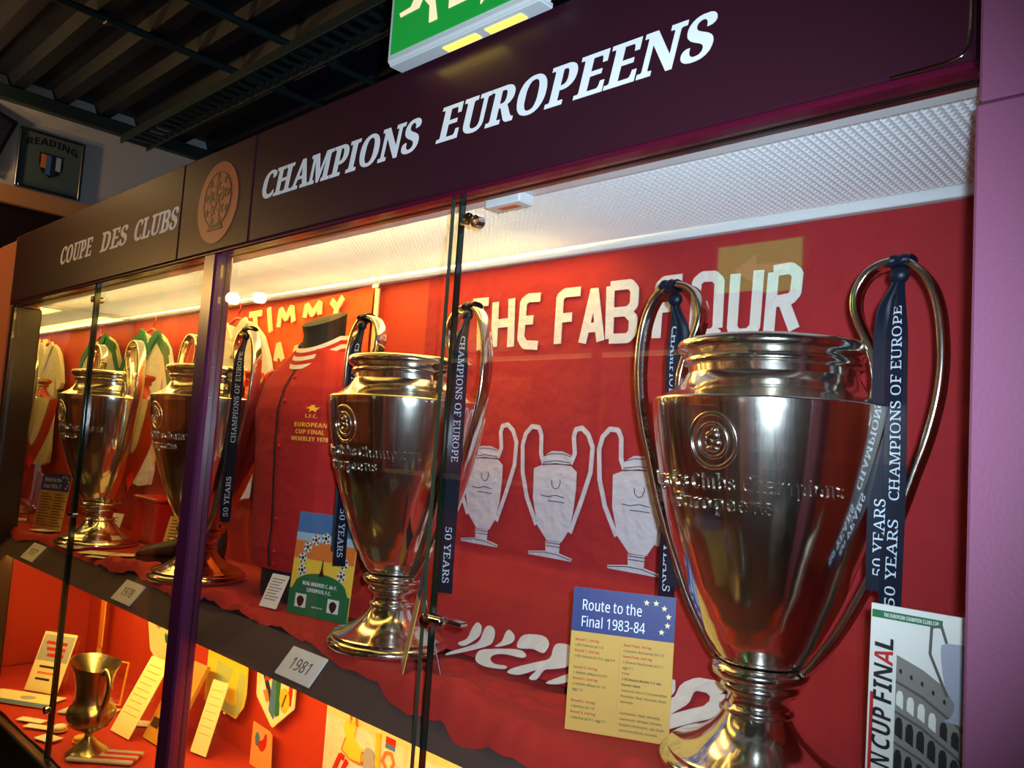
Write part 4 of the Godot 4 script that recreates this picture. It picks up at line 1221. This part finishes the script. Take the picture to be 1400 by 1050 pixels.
	# papers lying in front of the first cup
	var pp := [["note_card", "small folded white card lying beside the mirror-side results card", Vector3(-3.46, 0, -0.165), 0.1, 0.07, 0.5], ["note_card", "small white card lying at the foot of the mirror-side cup", Vector3(-2.985, 0, -0.1), 0.1, 0.05, 0.1], ["paper_sheet", "pale yellow letter lying unfolded on the red cloth", Vector3(-2.8, 0, -0.17), 0.2, 0.09, 0.75], ["paper_sheet", "narrow white ticket lying on the red cloth by the pale letter", Vector3(-2.7, 0, -0.145), 0.2, 0.05, 0.7]]
	for k in 4:
		t = thing(pp[k][0], pp[k][1], "paper", pp[k][2] + Vector3(0, SHELF + 0.006, 0), pp[k][5])
		part(t, "sheet", grid(steps(-0.5, 0.5, 10), steps(-0.5, 0.5, 4), func(u: float, v: float) -> Vector3:
			return Vector3(u * pp[k][3], 0.002 + 0.012 * u * u + 0.004 * v, v * pp[k][4]), false, true), M.cream_card if k == 2 else M.white_card)
		part(t, "fold", span(Vector3(-0.001, 0.001, -pp[k][4] * 0.45), Vector3(0.001, 0.0035, pp[k][4] * 0.45), 0.0002), M.ink_stone)
	t = card("note_card", "yellow note propped behind the foot of the mirror-side cup", "card", Vector3(-3.3, SHELF + 0.004, -0.33), 0.1, 0.09, 0.4, 0.3, M.cream_card, 0.001)
	for k in 4:
		flat(t, "print_line", -0.04, 0.07 - 0.013 * k, 0.03, 0.074 - 0.013 * k, M.ink_stone)
	# red pedestal
	t = thing("red_pedestal", "plain red box standing on the shelf between the two far cups", "box", Vector3(-3.07, SHELF + 0.004, -0.422), 0.0)
	part(t, "body", span(Vector3(-0.1, 0, -0.055), Vector3(0.1, 0.155, 0.055), 0.006), M.red_plastic)
	part(t, "lid", span(Vector3(-0.104, 0.155, -0.058), Vector3(0.104, 0.17, 0.058), 0.004), M.red_plastic)
	boot()
	jacket()
	shirt(Vector3(-3.37, 0, -0.462), true, "white football shirt with green collar and shoulders on a red hanger", -0.1)
	shirt(Vector3(-2.66, 0, -0.462), false, "plain white football shirt on a hanger behind the middle post", 0.0)
func words_up(t: Node3D, s: String, along: float, cap: float, width: float, m: Material) -> void:
	part(t, "lettering", lettering(s, sans_bold, cap, width, 0.12, false, 0.0004), m, Vector3(-0.078, along, 0.0008), Vector3(0, 0, PI / 2))
func route_print(t: Node3D, w: float, h: float, second: String, full: bool) -> void:
	var hx := w * 0.5
	var band := h * 0.31
	flat(t, "header", -hx, h - band, hx, h, M.blue_card)
	words(t, "Route to the", sans, 0.0165, -hx * 0.8, h - band * 0.5, M.white_print, w * 0.58, 0.001)
	words(t, second, sans, 0.0165, -hx * 0.8, h - band * 0.88, M.white_print, w * 0.62, 0.001)
	for k in 6:
		var an := lerpf(1.9, -0.9, k / 5.0)
		part(t, "star", plate(star_pts(0.0052, 0.42), 0.0006, 0.0011), M.fringe_cream, Vector3(hx * 0.55 + cos(an) * w * 0.165, h - band * 0.52 + sin(an) * w * 0.15, 0))
	if not full:
		for c in 2:
			for k in 12:
				flat(t, "print_line", -hx * 0.85 + c * hx * 0.95, h - band - 0.016 - k * 0.011, -hx * 0.85 + c * hx * 0.95 + w * (0.28 + 0.08 * ((k * 7 + c * 3) % 3)), h - band - 0.013 - k * 0.011, M.leather_brown)
		return
	var left := [["Round 1, 1st leg", 1], ["v BK Odense (a) 1-0", 0], ["Round 1, 2nd leg", 1], ["v BK Odense (h) 5-0, agg 6-0", 0], ["", 0], ["Round 2, 1st leg", 1], ["v Athletic Bilbao (h) 0-0", 0], ["Round 2, 2nd leg", 1], ["v Athletic Bilbao (a) 1-0", 0], ["agg 1-0", 0], ["", 0], ["Round 3, 1st leg", 1], ["v Benfica (h) 1-0", 0], ["Round 3, 2nd leg", 1], ["v Benfica (a) 4-1, agg 5-1", 0]]
	var right := [["Semi Final, 1st leg", 1], ["v Dinamo Bucharest (h) 1-0", 0], ["Semi Final, 2nd leg", 1], ["v Dinamo Bucharest (a) 2-1", 0], ["agg 3-1", 0], ["Final", 1], ["v AS Roma (Rome) 1-1 aet", 2], ["Scorer: Neal", 2], ["Liverpool won 4-2 on penalties", 0], ["Penalties: Neal, Souness, Rush,", 0], ["Kennedy", 0], ["", 0], ["Grobbelaar, Neal, Kennedy,", 0], ["Lawrenson, Whelan, Hansen,", 0], ["Dalglish (Robinson), Lee, Rush,", 0], ["Johnston (Nicol), Souness", 0]]
	for c in 2:
		var yy := h - band - 0.0145
		for l in [left, right][c]:
			if l[0] != "":
				words(t, l[0], sans_bold if l[1] > 0 else sans, 0.0037, -hx * 0.9 + c * hx * 0.95, yy, M.ink_red if l[1] == 1 else M.ink_black, 0.0, 0.0003)
			yy -= 0.0086
	flat(t, "rule", -hx * 0.015, 0.03, -hx * 0.01, h - band - 0.01, M.ink_orange, 0.0004)
func boot() -> void:
	var t := thing("football_boot", "old dark leather football boot standing beside the cup at the middle post", "boot", Vector3(-2.545, SHELF + 0.004, -0.315), -2.285)
	# the foot runs along +x; heel at 0
	var prof := [[0.0, 0.001, 0.06], [0.0, 0.03, 0.11], [0.03, 0.036, 0.115], [0.08, 0.038, 0.1], [0.13, 0.042, 0.078], [0.18, 0.045, 0.06], [0.23, 0.04, 0.048], [0.262, 0.024, 0.036], [0.272, 0.008, 0.02]]
	part(t, "upper", grid(steps(0, TAU, 24), range(prof.size()), func(u: float, v: int) -> Vector3:
		var p: Array = prof[v]
		var hgt: float = p[2]
		return Vector3(p[0] - 0.1, 0.02 + (hgt - 0.01) * 0.5 * (1.0 + cos(u)), sin(u) * p[1]), true), M.leather_brown)
	part(t, "sole", grid(steps(0, TAU, 32), [0, 1, 1.0001, 2, 2.0001, 3], func(u: float, v: float) -> Vector3:
		var k := 0.0 if v < 0.5 or v > 2.5 else 1.0
		return Vector3(0.035 + cos(u) * 0.142 * k, 0.008 if v < 1.5 else 0.022, sin(u) * 0.044 * k * (1.0 + 0.12 * cos(u))), true), M.black_plastic)
	for p in [[-0.07, 0.02], [-0.07, -0.02], [0.08, 0.025], [0.08, -0.025], [0.135, 0.0]]:
		part(t, "stud", rod(Vector3(p[0], 0, p[1]), Vector3(p[0], 0.01, p[1]), 0.007), M.black_plastic)
	for k in 5:
		part(t, "lace", tube([Vector3(-0.005 + 0.018 * k, 0.118 - 0.011 * k, -0.016), Vector3(-0.003 + 0.018 * k, 0.123 - 0.011 * k, 0), Vector3(-0.005 + 0.018 * k, 0.118 - 0.011 * k, 0.016)], 0.0025, 6), M.cream_card)
func jacket() -> void:
	var yaw := 0.06
	var dm := thing("mannequin", "black torso mannequin with a cut-off neck inside the red jacket", "mannequin", Vector3(-1.915, SHELF + 0.004, -0.33), yaw)
	part(dm, "neck", grid(steps(0, TAU, 32), range(7), func(u: float, v: int) -> Vector3:
		var p: Array = [[0.0, 0.62, 0.0], [0.078, 0.62, 0.0], [0.064, 0.67, 0.0], [0.058, 0.71, 0.0], [0.062, 0.762, 0.004], [0.062, 0.762, 0.004], [0.0, 0.764, 0.004]][v]
		return Vector3(sin(u) * p[0], p[1] - (0.03 * cos(u) if v >= 4 and v < 6 else 0.0), cos(u) * p[0] * 0.95 + p[2]), true, true), M.black_felt)
	part(dm, "hips", grid(steps(0, TAU, 32), range(5), func(u: float, v: int) -> Vector3:
		var p: Array = [[0.0, 0.0], [0.15, 0.0], [0.155, 0.0], [0.16, 0.16], [0.0, 0.16]][v]
		return Vector3(sin(u) * p[0], p[1], cos(u) * p[0] * 0.55), true, true), M.black_felt)
	var j := thing("red_jacket", "red tracksuit jacket with white striped collar and gold crest on a mannequin", "jacket", Vector3(-1.915, SHELF + 0.004, -0.33), yaw)
	# height, half width, half depth, forward shift
	var rows := [[0.085, 0.176, 0.108, 0.0], [0.1, 0.182, 0.112, 0.0], [0.13, 0.186, 0.114, 0.0], [0.135, 0.188, 0.116, 0.0], [0.25, 0.186, 0.116, 0.0], [0.4, 0.192, 0.122, 0.004], [0.5, 0.2, 0.124, 0.004], [0.56, 0.2, 0.112, 0.0], [0.6, 0.185, 0.095, -0.004], [0.63, 0.15, 0.08, -0.006], [0.655, 0.11, 0.07, -0.004], [0.67, 0.082, 0.064, 0.0], [0.675, 0.07, 0.06, 0.0]]
	var nz := FastNoiseLite.new()
	nz.seed = 6
	nz.frequency = 5.0
	var skin := func(u: float, v: float, off: float) -> Vector3:
		var i := mini(int(v), rows.size() - 2)
		var f := v - i
		var r0: Array = rows[i]
		var r1: Array = rows[i + 1]
		var a := lerpf(r0[1], r1[1], f) + off
		var b := lerpf(r0[2], r1[2], f) + off
		var sx := sin(u)
		var cx := cos(u)
		var q := 2.4
		var nrm := pow(pow(absf(sx), q) + pow(absf(cx), q), -1.0 / q)
		var wr := 0.006 * nz.get_noise_3d(sx * 0.2, lerpf(r0[0], r1[0], f) * 1.2, cx * 0.2)
		return Vector3(sx * nrm * (a + wr), lerpf(r0[0], r1[0], f), cx * nrm * (b + wr) + lerpf(r0[3], r1[3], f))
	var body := part(j, "body", grid(steps(0, TAU, 72), steps(0, rows.size() - 1, 48), func(u: float, v: float) -> Vector3: return skin.call(u, v, 0.0), true, true), M.jacket_red)
	for s in [-1.0, 1.0]:
		var path := smooth_path([Vector3(0.165 * s, 0.58, 0.0), Vector3(0.215 * s, 0.53, -0.005), Vector3(0.232 * s, 0.43, -0.02), Vector3(0.235 * s, 0.3, -0.035), Vector3(0.23 * s, 0.16, -0.03)], 6)
		var sl := part(j, "sleeve", sweep(path, ring_prof(0.055, 16), Vector3(0, 0, 1), func(f: float) -> float: return lerpf(1.15, 0.72, f)), M.jacket_red)
		for k in 2:
			part(sl, "cuff_stripe", tube([Vector3(0.2295 * s, 0.185 + 0.018 * k, -0.03), Vector3(0.2297 * s, 0.193 + 0.018 * k, -0.03)], 0.0445, 18, Vector3(0, 0, 1)), M.fabric_white)
	# zip
	part(body, "zip", grid([-0.022, 0.0, 0.022], steps(0.4, 10.6, 40), func(u: float, v: float) -> Vector3: return skin.call(u, v, 0.0025), false, true), M.black_felt)
	for k in 6:
		part(body, "stud_button", sphere(0.006, Vector3(1, 1, 0.6)), M.red_plastic, skin.call(0.1, 1.0 + k * 1.35, 0.002))
	# collar: rows of knitted stripes
	for k in 5:
		var yk := 0.655 + 0.0115 * k
		part(j, "collar_stripe", grid(steps(-PI + 0.0, PI, 48), steps(0, 1, 6), func(u: float, v: float) -> Vector3:
			var fr := cos(u)
			var rise := yk + 0.0118 * v - 0.042 * maxf(0.0, fr) + 0.012 * maxf(0.0, -fr)
			var rr := lerpf(0.089, 0.07, (k + v) / 5.0)
			return Vector3(sin(u) * rr * 1.02, rise, fr * rr * 0.95 + 0.002), true, true), M.fabric_white if k % 2 == 0 else M.jacket_red)
	# crest and words on the chest
	var bird := [[0.0, 0.05], [0.006, 0.046], [0.004, 0.04], [0.008, 0.03], [0.016, 0.034], [0.02, 0.046], [0.014, 0.02], [0.01, 0.012], [0.012, 0.004], [0.006, 0.0], [0.008, 0.008], [0.0, 0.01], [-0.006, 0.0], [-0.008, 0.006], [-0.004, 0.014], [-0.01, 0.024], [-0.018, 0.024], [-0.01, 0.034], [-0.004, 0.042], [-0.008, 0.046]]
	var bp := []
	for p in bird:
		bp.append(Vector2(p[0], p[1]))
	var on := func(p: Vector3) -> Vector3:
		var u := 0.62 + p.x / 0.17
		return skin.call(u, 6.0 + (p.y + 0.0) / 0.1 + (0.0 if p.y < 0.0 else -p.y * 0.0), 0.0018 + p.z)
	var bm := begin()
	var ix := Geometry2D.triangulate_polygon(PackedVector2Array(bp))
	bm.set_smooth_group(-1)
	for i in ix:
		bm.add_vertex(on.call(Vector3(bp[i].x, bp[i].y * 0.6 - 0.002, 0.001)))
	bm.generate_normals()
	part(body, "crest", bm.commit(), M.ink_gold)
	for e in [["L.F.C.", 0.03, -0.016, 0.009], ["EUROPEAN", 0.085, -0.04, 0.011], ["CUP FINAL", 0.075, -0.058, 0.011], ["WEMBLEY 1978", 0.1, -0.076, 0.011]]:
		part(body, "lettering", lettering(e[0], sans_bold, e[3], e[1], 0.0, true, 0.0006, func(p: Vector3) -> Vector3: return on.call(Vector3(p.x, p.y + e[2], p.z))), M.ink_gold)
func shirt(at: Vector3, green: bool, label: String, tilt: float) -> void:
	var t := thing("football_shirt", label, "shirt", at + Vector3(0, 1.93, 0), 0.0)
	t.rotation.z = tilt
	var half := [Vector2(0.0, -0.02), Vector2(0.05, -0.005), Vector2(0.085, 0.0), Vector2(0.19, -0.055), Vector2(0.27, -0.2), Vector2(0.21, -0.235), Vector2(0.175, -0.17), Vector2(0.18, -0.45), Vector2(0.18, -0.6), Vector2(0.0, -0.62)]
	var pts := []
	for p in half:
		pts.append(p)
	for k in range(half.size() - 2, 0, -1):
		pts.append(Vector2(-half[k].x, half[k].y))
	part(t, "front", plate(blend(pts, 2), 0.0, 0.018), M.fabric_white)
	var coll := [Vector2(0.0, -0.065), Vector2(0.02, -0.03), Vector2(0.055, 0.002), Vector2(0.085, 0.012), Vector2(0.1, -0.01), Vector2(0.05, -0.06), Vector2(0.012, -0.12), Vector2(0.0, -0.13)]
	var cp := []
	for p in coll:
		cp.append(p)
	for k in range(coll.size() - 2, 0, -1):
		cp.append(Vector2(-coll[k].x, coll[k].y))
	part(t, "collar", plate(cp, 0.016, 0.026), M.fabric_green if green else M.fabric_white)
	if green:
		for s in [-1.0, 1.0]:
			part(t, "shoulder_panel", plate([Vector2(0.085 * s, 0.006), Vector2(0.19 * s, -0.05), Vector2(0.275 * s, -0.2), Vector2(0.25 * s, -0.215), Vector2(0.17 * s, -0.09), Vector2(0.09 * s, -0.04)], 0.012, 0.0215), M.fabric_green)
	part(t, "hanger", tube(smooth_path([Vector3(-0.17, -0.06, 0.006), Vector3(-0.05, 0.0, 0.006), Vector3(0, 0.015, 0.006), Vector3(0.05, 0.0, 0.006), Vector3(0.17, -0.06, 0.006)], 4), 0.006, 8), M.red_plastic)
	part(t, "hook", tube(smooth_path([Vector3(0, 0.012, 0.006), Vector3(0, 0.035, 0.006), Vector3(0.014, 0.05, 0.006), Vector3(0.006, 0.066, 0.006), Vector3(-0.01, 0.06, 0.006)], 5), 0.003, 8), M.red_plastic)

func pennant(label: String, pxs: Array, z: float, m: Material, fringe: bool, group := "") -> Node3D:
	var pts := trace_z(pxs, z)
	var c := Vector2.ZERO
	for p: Vector2 in pts:
		c += p / pts.size()
	var rel := []
	for p: Vector2 in pts:
		rel.append(p - c)
	var t := thing("pennant", label, "pennant", Vector3(c.x, c.y, z), 0.0, group)
	part(t, "cloth", plate(rel, -0.002, 0.001), m)
	if fringe:
		var n := rel.size()
		for k in n:
			if k == 0:
				continue
			var a: Vector2 = rel[k]
			var b: Vector2 = rel[(k + 1) % n]
			part(t, "fringe", strokes([[a, b]], 0.012, -0.002, 0.003), M.fringe_cream)
	return t
func lower_things() -> void:
	var f := LOW + 0.0
	# pewter jug
	var j := thing("pewter_jug", "pewter wine jug with a flared lip on the lower red cloth", "jug", Vector3(-2.665, f, -0.1), 0.0)
	part(j, "foot", lathe(creased([Vector3(0, 0, 0), Vector3(0.06, 0, 1), Vector3(0.062, 0.006, 0), Vector3(0.052, 0.016, 0), Vector3(0.03, 0.032, 0), Vector3(0.014, 0.05, 0), Vector3(0.012, 0.062, 0), Vector3(0.018, 0.07, 1)]), 48), M.pewter)
	var bp := [[0.018, 0.068], [0.05, 0.085], [0.067, 0.11], [0.07, 0.128], [0.064, 0.145], [0.052, 0.156], [0.055, 0.161], [0.05, 0.166], [0.05, 0.19], [0.052, 0.215], [0.06, 0.245], [0.072, 0.268], [0.07, 0.268], [0.05, 0.23], [0.045, 0.19], [0.0, 0.17]]
	part(j, "body", grid(steps(0, TAU, 56), range(bp.size()), func(u: float, v: int) -> Vector3:
		var r: float = bp[v][0]
		var h: float = bp[v][1]
		var lip := smoothstep(0.2, 0.268, h) * (1.0 if v > 8 and v < 13 else 0.0)
		var s := pow(maxf(0.0, cos(u - PI * 1.5)), 3.0)
		r += lip * s * 0.03
		h += lip * (s * 0.02 + 0.006 * cos(u * 2.0))
		var flute := 0.002 * cos(u * 16.0) if v >= 1 and v <= 3 else 0.0
		return Vector3(sin(u) * (r + flute), h, cos(u) * (r + flute)), true, true), M.pewter)
	part(j, "handle", tube(smooth_path([Vector3(0.058, 0.252, 0), Vector3(0.085, 0.268, 0), Vector3(0.112, 0.25, 0), Vector3(0.115, 0.215, 0), Vector3(0.095, 0.17, 0), Vector3(0.075, 0.14, 0), Vector3(0.068, 0.115, 0)], 6), 0.0085, 10, Vector3(0, 0, 1)), M.pewter)
	# leaflet
	var t := card("leaflet", "cream leaflet with a grey picture leaning at the mirror end of the lower case", "leaflet", Vector3(-3.358, f, -0.174), 0.15, 0.215, 0.5, 0.35, M.cream_card, 0.002)
	flat(t, "picture", -0.07, 0.11, 0.07, 0.205, M.grey_card)
	for k in 3:
		flat(t, "headline", -0.05 + 0.01 * k, 0.17 - 0.022 * k, 0.045, 0.182 - 0.022 * k, M.ink_red, 0.001)
		flat(t, "print_line", -0.045, 0.085 - 0.022 * k, 0.04 - 0.01 * k, 0.093 - 0.022 * k, [M.ink_black, M.ink_orange, M.ink_black][k])
	# booklets and badges lying on the cloth
	var lie := [
		["booklet", "open blue and cream booklet lying by the cream leaflet", Vector3(-3.32, 0, -0.1), 0.28, 0.12, 0.55, M.cream_card, M.ink_blue],
		["booklet", "second open booklet lying under the leaflet near the jug", Vector3(-3.05, 0, -0.24), 0.18, 0.1, 0.6, M.cream_card, M.ink_sky],
		["caption_card", "first blank white caption card along the lower rail", Vector3(-3.06, 0, -0.06), 0.1, 0.032, 0.55, M.white_card, M.white_card],
		["caption_card", "middle blank white caption card along the lower rail", Vector3(-2.98, 0, -0.06), 0.1, 0.032, 0.6, M.white_card, M.white_card],
		["caption_card", "squarer blank white caption card close to the jug", Vector3(-2.86, 0, -0.05), 0.075, 0.05, 0.3, M.white_card, M.white_card],
		["caption_card", "white caption card lying behind the foot of the jug", Vector3(-2.6, 0, -0.17), 0.09, 0.05, 0.5, M.white_card, M.white_card],
		["caption_card", "white card half hidden behind the handle of the jug", Vector3(-2.83, 0, -0.33), 0.1, 0.05, 0.7, M.white_card, M.white_card]]
	for e in lie:
		t = thing(e[0], e[1], "paper" if e[0] != "booklet" else "booklet", e[2] + Vector3(0, f, 0), e[5])
		part(t, "sheet", span(Vector3(-e[3] * 0.5, 0, -e[4] * 0.5), Vector3(e[3] * 0.5, 0.003, e[4] * 0.5), 0.0005), e[6])
		if e[0] == "booklet":
			part(t, "cover_band", span(Vector3(-e[3] * 0.5, 0.003, e[4] * 0.25), Vector3(e[3] * 0.5, 0.004, e[4] * 0.5), 0.0002), e[7])
			part(t, "round_print", plate(disc_pts(0.03, 24, Vector2(1, 0.6)), 0.0, 0.001), M.grey_card, Vector3(0.02, 0.003, -0.01), Vector3(-PI / 2, 0, 0))
	for e in [["white round pin badge lying beside the jug", Vector3(-2.915, 0, -0.1), M.white_card, 0.022], ["gold square pin badge lying on the lower cloth", Vector3(-2.96, 0, -0.16), M.ink_gold, 0.018], ["gold oval pin badge lying behind the jug", Vector3(-2.78, 0, -0.12), M.ink_gold, 0.022]]:
		t = thing("pin_badge", e[0], "badge", e[1] + Vector3(0, f, 0))
		part(t, "disc", sphere(e[3], Vector3(1, 0.5, 1)), e[2], Vector3(0, e[3] * 0.45, 0))
		part(t, "rim", lathe([Vector2(e[3] * 0.9, 0.0), Vector2(e[3] * 1.08, 0.0), Vector2(e[3] * 1.08, 0.004), Vector2(e[3] * 0.9, 0.005)], 24), M.ink_gold)
	t = thing("striped_scarf", "folded red and grey striped scarf end lying beside the jug's foot", "scarf", Vector3(-2.6, f, -0.13), 0.75)
	for k in 5:
		part(t, "stripe", span(Vector3(-0.1, 0.0, -0.045 + 0.018 * k), Vector3(0.1, 0.011, -0.0275 + 0.018 * k), 0.004), M.grey_card if k % 2 == 0 else M.jacket_red)
	t = card("song_sheet", "tall cream typed sheet leaning back beside the jug", "sheet", Vector3(-2.77, f, -0.235), 0.12, 0.255, 0.1, 0.5, M.cream_card, 0.003)
	for k in 9:
		flat(t, "print_line", -0.045, 0.225 - 0.02 * k, 0.03 + 0.006 * (k % 3), 0.228 - 0.02 * k, M.gold_card)
	t = card("gilt_plaque", "gilt wooden plaque with a silver ball leaning behind the typed sheet", "plaque", Vector3(-2.63, f, -0.29), 0.16, 0.27, 0.05, 0.45, M.wood_gold, 0.014)
	part(t, "ball", sphere(0.05, Vector3(1, 1, 0.45)), M.silver, Vector3(-0.0, 0.15, 0.005))
	flat(t, "name_plate", -0.07, 0.04, -0.02, 0.07, M.leather_brown)
	t = card("glass_ornament", "narrow clear ornament with a gold rim standing behind the jug", "ornament", Vector3(-3.08, f, -0.33), 0.06, 0.15, 0.4, 0.15, M.acrylic, 0.008)
	part(t, "gold_rim", frame_mesh(0.064, 0.15, 0.003, 0.009), M.ink_gold, Vector3(0, 0.075, -0.0085))
	# gold strip hanging at the end
	t = thing("fringed_sash", "narrow gold fringed sash hanging by the red end wall of the lower case", "sash", Vector3(-3.57, 0, -0.45))
	part(t, "band", plate([Vector2(-0.03, 1.08), Vector2(0.03, 1.08), Vector2(0.028, 0.62), Vector2(-0.018, 0.6)], -0.002, 0.001), M.ink_orange)
	for k in 9:
		part(t, "tassel", rod(Vector3(-0.016 + 0.005 * k, 0.612, 0), Vector3(-0.016 + 0.005 * k, 0.56, 0), 0.002, 6), M.gold_card)
	part(t, "trim_cord", rod(Vector3(0.03, 1.08, 0.001), Vector3(0.028, 0.62, 0.001), 0.003, 6), M.ink_gold)
	part(self, "lower_end_wall", span(Vector3(-3.821, 0.52, -0.489), Vector3(-3.815, 1.088, -0.101), 0.001), M.red_panel).set_meta("kind", "structure")
	# things on the back of the lower case
	t = pennant("cream pennant with green heart and lace fringe, next to the middle post", [[203, 818], [250, 848], [247, 885], [224, 916], [207, 886]], -0.47, M.cream_card, true)
	part(t, "green_heart", plate(blend([Vector2(0, -0.02), Vector2(0.018, 0.004), Vector2(0.009, 0.015), Vector2(0, 0.008), Vector2(-0.009, 0.015), Vector2(-0.018, 0.004)], 3), 0.001, 0.003), M.ink_green, Vector3(0.02, 0.0, 0))
	part(t, "blue_crest", plate(disc_pts(0.018, 16), 0.001, 0.003), M.ink_sky, Vector3(-0.02, 0.06, 0))
	part(t, "crest_band", plate([Vector2(-0.07, 0.02), Vector2(-0.045, 0.02), Vector2(-0.045, 0.05), Vector2(-0.07, 0.05)], 0.001, 0.003), M.ink_orange)
	t = pennant("pale green folded pennant with yellow figure on the lower back wall", [[287, 876], [340, 904], [337, 950], [333, 968], [322, 983], [305, 972], [279, 957]], -0.462, M.ink_yellow, false)
	part(t, "inner_field", plate(shrunk(t, 0.84), 0.001, 0.002), mat("pale_green", Color(0.68, 0.74, 0.46), 0.6))
	part(t, "figure", plate(blend([Vector2(0.0, -0.04), Vector2(0.05, -0.03), Vector2(0.045, 0.02), Vector2(0.06, 0.06), Vector2(0.02, 0.07), Vector2(0.0, 0.03), Vector2(-0.05, -0.02)], 3), 0.002, 0.003), M.ink_yellow)
	t = pennant("shield pennant with crossed flags and gold fringe on the lower back wall", [[355, 912], [404, 938], [401, 968], [373, 992], [353, 949]], -0.468, M.white_card, true)
	var flags := [[[Vector2(-0.085, 0.06), Vector2(-0.06, 0.06), Vector2(0.0, -0.03), Vector2(-0.02, -0.04)], M.ink_navy], [[Vector2(-0.02, 0.07), Vector2(0.0, 0.07), Vector2(0.02, -0.02), Vector2(0.0, -0.07), Vector2(-0.03, -0.05)], M.ink_blue], [[Vector2(0.0, 0.06), Vector2(0.025, 0.055), Vector2(0.03, -0.05), Vector2(0.01, -0.06)], M.ink_green], [[Vector2(0.075, 0.05), Vector2(0.095, 0.045), Vector2(0.09, -0.01), Vector2(0.07, 0.0)], M.ink_red], [[Vector2(-0.06, 0.055), Vector2(-0.03, 0.055), Vector2(-0.035, 0.04), Vector2(-0.065, 0.03)], M.ink_red], [[Vector2(-0.07, 0.0), Vector2(-0.045, 0.01), Vector2(-0.03, -0.02), Vector2(-0.045, -0.03)], M.ink_orange]]
	for k in flags.size():
		part(t, "flag_print", plate(flags[k][0], 0.001, 0.002 + 0.0001 * k), flags[k][1])
	part(t, "gold_crest", plate(disc_pts(0.03, 24, Vector2(0.9, 1.2)), 0.001, 0.003), M.ink_gold, Vector3(0.055, 0.0, 0))
	part(t, "crest_stripe", plate([Vector2(-0.012, -0.02), Vector2(-0.006, -0.02), Vector2(0.012, 0.02), Vector2(0.006, 0.02)], 0.003, 0.004), M.stitch_dark, Vector3(0.055, 0.0, 0))
	t = pennant("orange hanging pennant with a cockerel badge on the lower back wall", [[347, 986], [368, 1000], [372, 1006], [369, 1080], [339, 1066]], -0.462, mat("peach", Color(0.9, 0.6, 0.36), 0.6), false)
	part(t, "cockerel", plate(blend([Vector2(-0.03, 0.0), Vector2(0.0, 0.015), Vector2(0.012, 0.035), Vector2(0.02, 0.03), Vector2(0.018, 0.0), Vector2(0.0, -0.02), Vector2(-0.02, -0.015)], 3), 0.001, 0.0025), M.ink_red, Vector3(0.0, 0.02, 0))
	part(t, "cockerel_tail", plate(blend([Vector2(-0.02, 0.012), Vector2(-0.035, 0.03), Vector2(-0.045, 0.01), Vector2(-0.035, -0.012)], 3), 0.001, 0.0027), M.ink_blue, Vector3(0.0, 0.02, 0))
	t = card("song_sheet", "plain cream sheet propped below the pale green pennant", "sheet", Vector3(-2.47, f, -0.36), 0.075, 0.22, 0.2, 0.3, M.cream_card, 0.003)
	for k in 7:
		flat(t, "print_line", -0.028, 0.19 - 0.022 * k, 0.024, 0.192 - 0.022 * k, M.gold_card)
	t = thing("commemorative_towel", "cream printed towel with yellow figures and red letters hung low on the back", "towel", Vector3(-1.68, 0.53, -0.47))
	part(t, "cloth", grid(steps(-0.28, 0.3, 40), steps(0.0, 0.5, 20), func(u: float, v: float) -> Vector3: return Vector3(u, v, 0.006 * sin(u * 30.0 + v * 4.0) * 0.5), false, false), M.fabric_white)
	var tr := func(l: Array) -> Array:
		var o := []
		for p: Vector2 in trace_z(l, -0.465):
			o.append(p - Vector2(-1.68, 0.53))
		return o
	part(t, "yellow_figure", plate(blend(tr.call([[470, 992], [477, 985], [487, 990], [484, 1010], [495, 1028], [493, 1044], [478, 1038], [467, 1024], [473, 1008]]), 3), 0.002, 0.0055), M.ink_yellow)
	part(t, "figure_outline", strokes([tr.call([[473, 1008], [467, 1024], [478, 1038], [493, 1044], [495, 1028]]), tr.call([[479, 968], [480, 990]]), tr.call([[487, 972], [487, 992]])], 0.005, 0.002, 0.006), M.ink_orange)
	part(t, "red_letters", strokes([tr.call([[456, 1052], [465, 1032]]), tr.call([[465, 1032], [470, 1037]]), tr.call([[466, 1056], [474, 1040]])], 0.014, 0.002, 0.006), M.ink_red)
	part(t, "grey_patch", plate(blend(tr.call([[499, 1024], [507, 1026], [512, 1045], [506, 1062], [497, 1048]]), 3), 0.002, 0.0058), M.grey_card)
	part(t, "gold_stripe", strokes([tr.call([[517, 1003], [515, 1060]])], 0.018, 0.002, 0.0058), M.ink_gold)
	part(t, "red_bar", strokes([tr.call([[528, 1011], [540, 1017]])], 0.016, 0.002, 0.0058), M.ink_red)
	part(t, "blue_bar", strokes([tr.call([[527, 1019], [539, 1025]])], 0.01, 0.002, 0.0058), M.ink_blue)
	part(t, "orange_emblem", strokes([tr.call([[527, 1050], [522, 1040], [527, 1029], [535, 1031], [538, 1044], [533, 1054]])], 0.008, 0.002, 0.0058), M.ink_orange)
	t = thing("clear_pin", "small chrome pin stud on the lower back wall by the middle post", "pin", Vector3(-2.52, 0.62, BACK))
	part(t, "stud", rod(Vector3(0, 0, 0), Vector3(0, 0, 0.02), 0.006), M.chrome)
	part(t, "cap", sphere(0.009), M.chrome, Vector3(0, 0, 0.022))
func shrunk(t: Node3D, k: float) -> Array:
	var st: ArrayMesh = (t.get_child(0) as MeshInstance3D).mesh
	var l := []
	for p in [Vector2(-0.115, 0.09), Vector2(0.115, 0.085), Vector2(0.105, -0.03), Vector2(0.085, -0.07), Vector2(0.05, -0.085), Vector2(-0.125, -0.075)]:
		l.append(p * k)
	return l
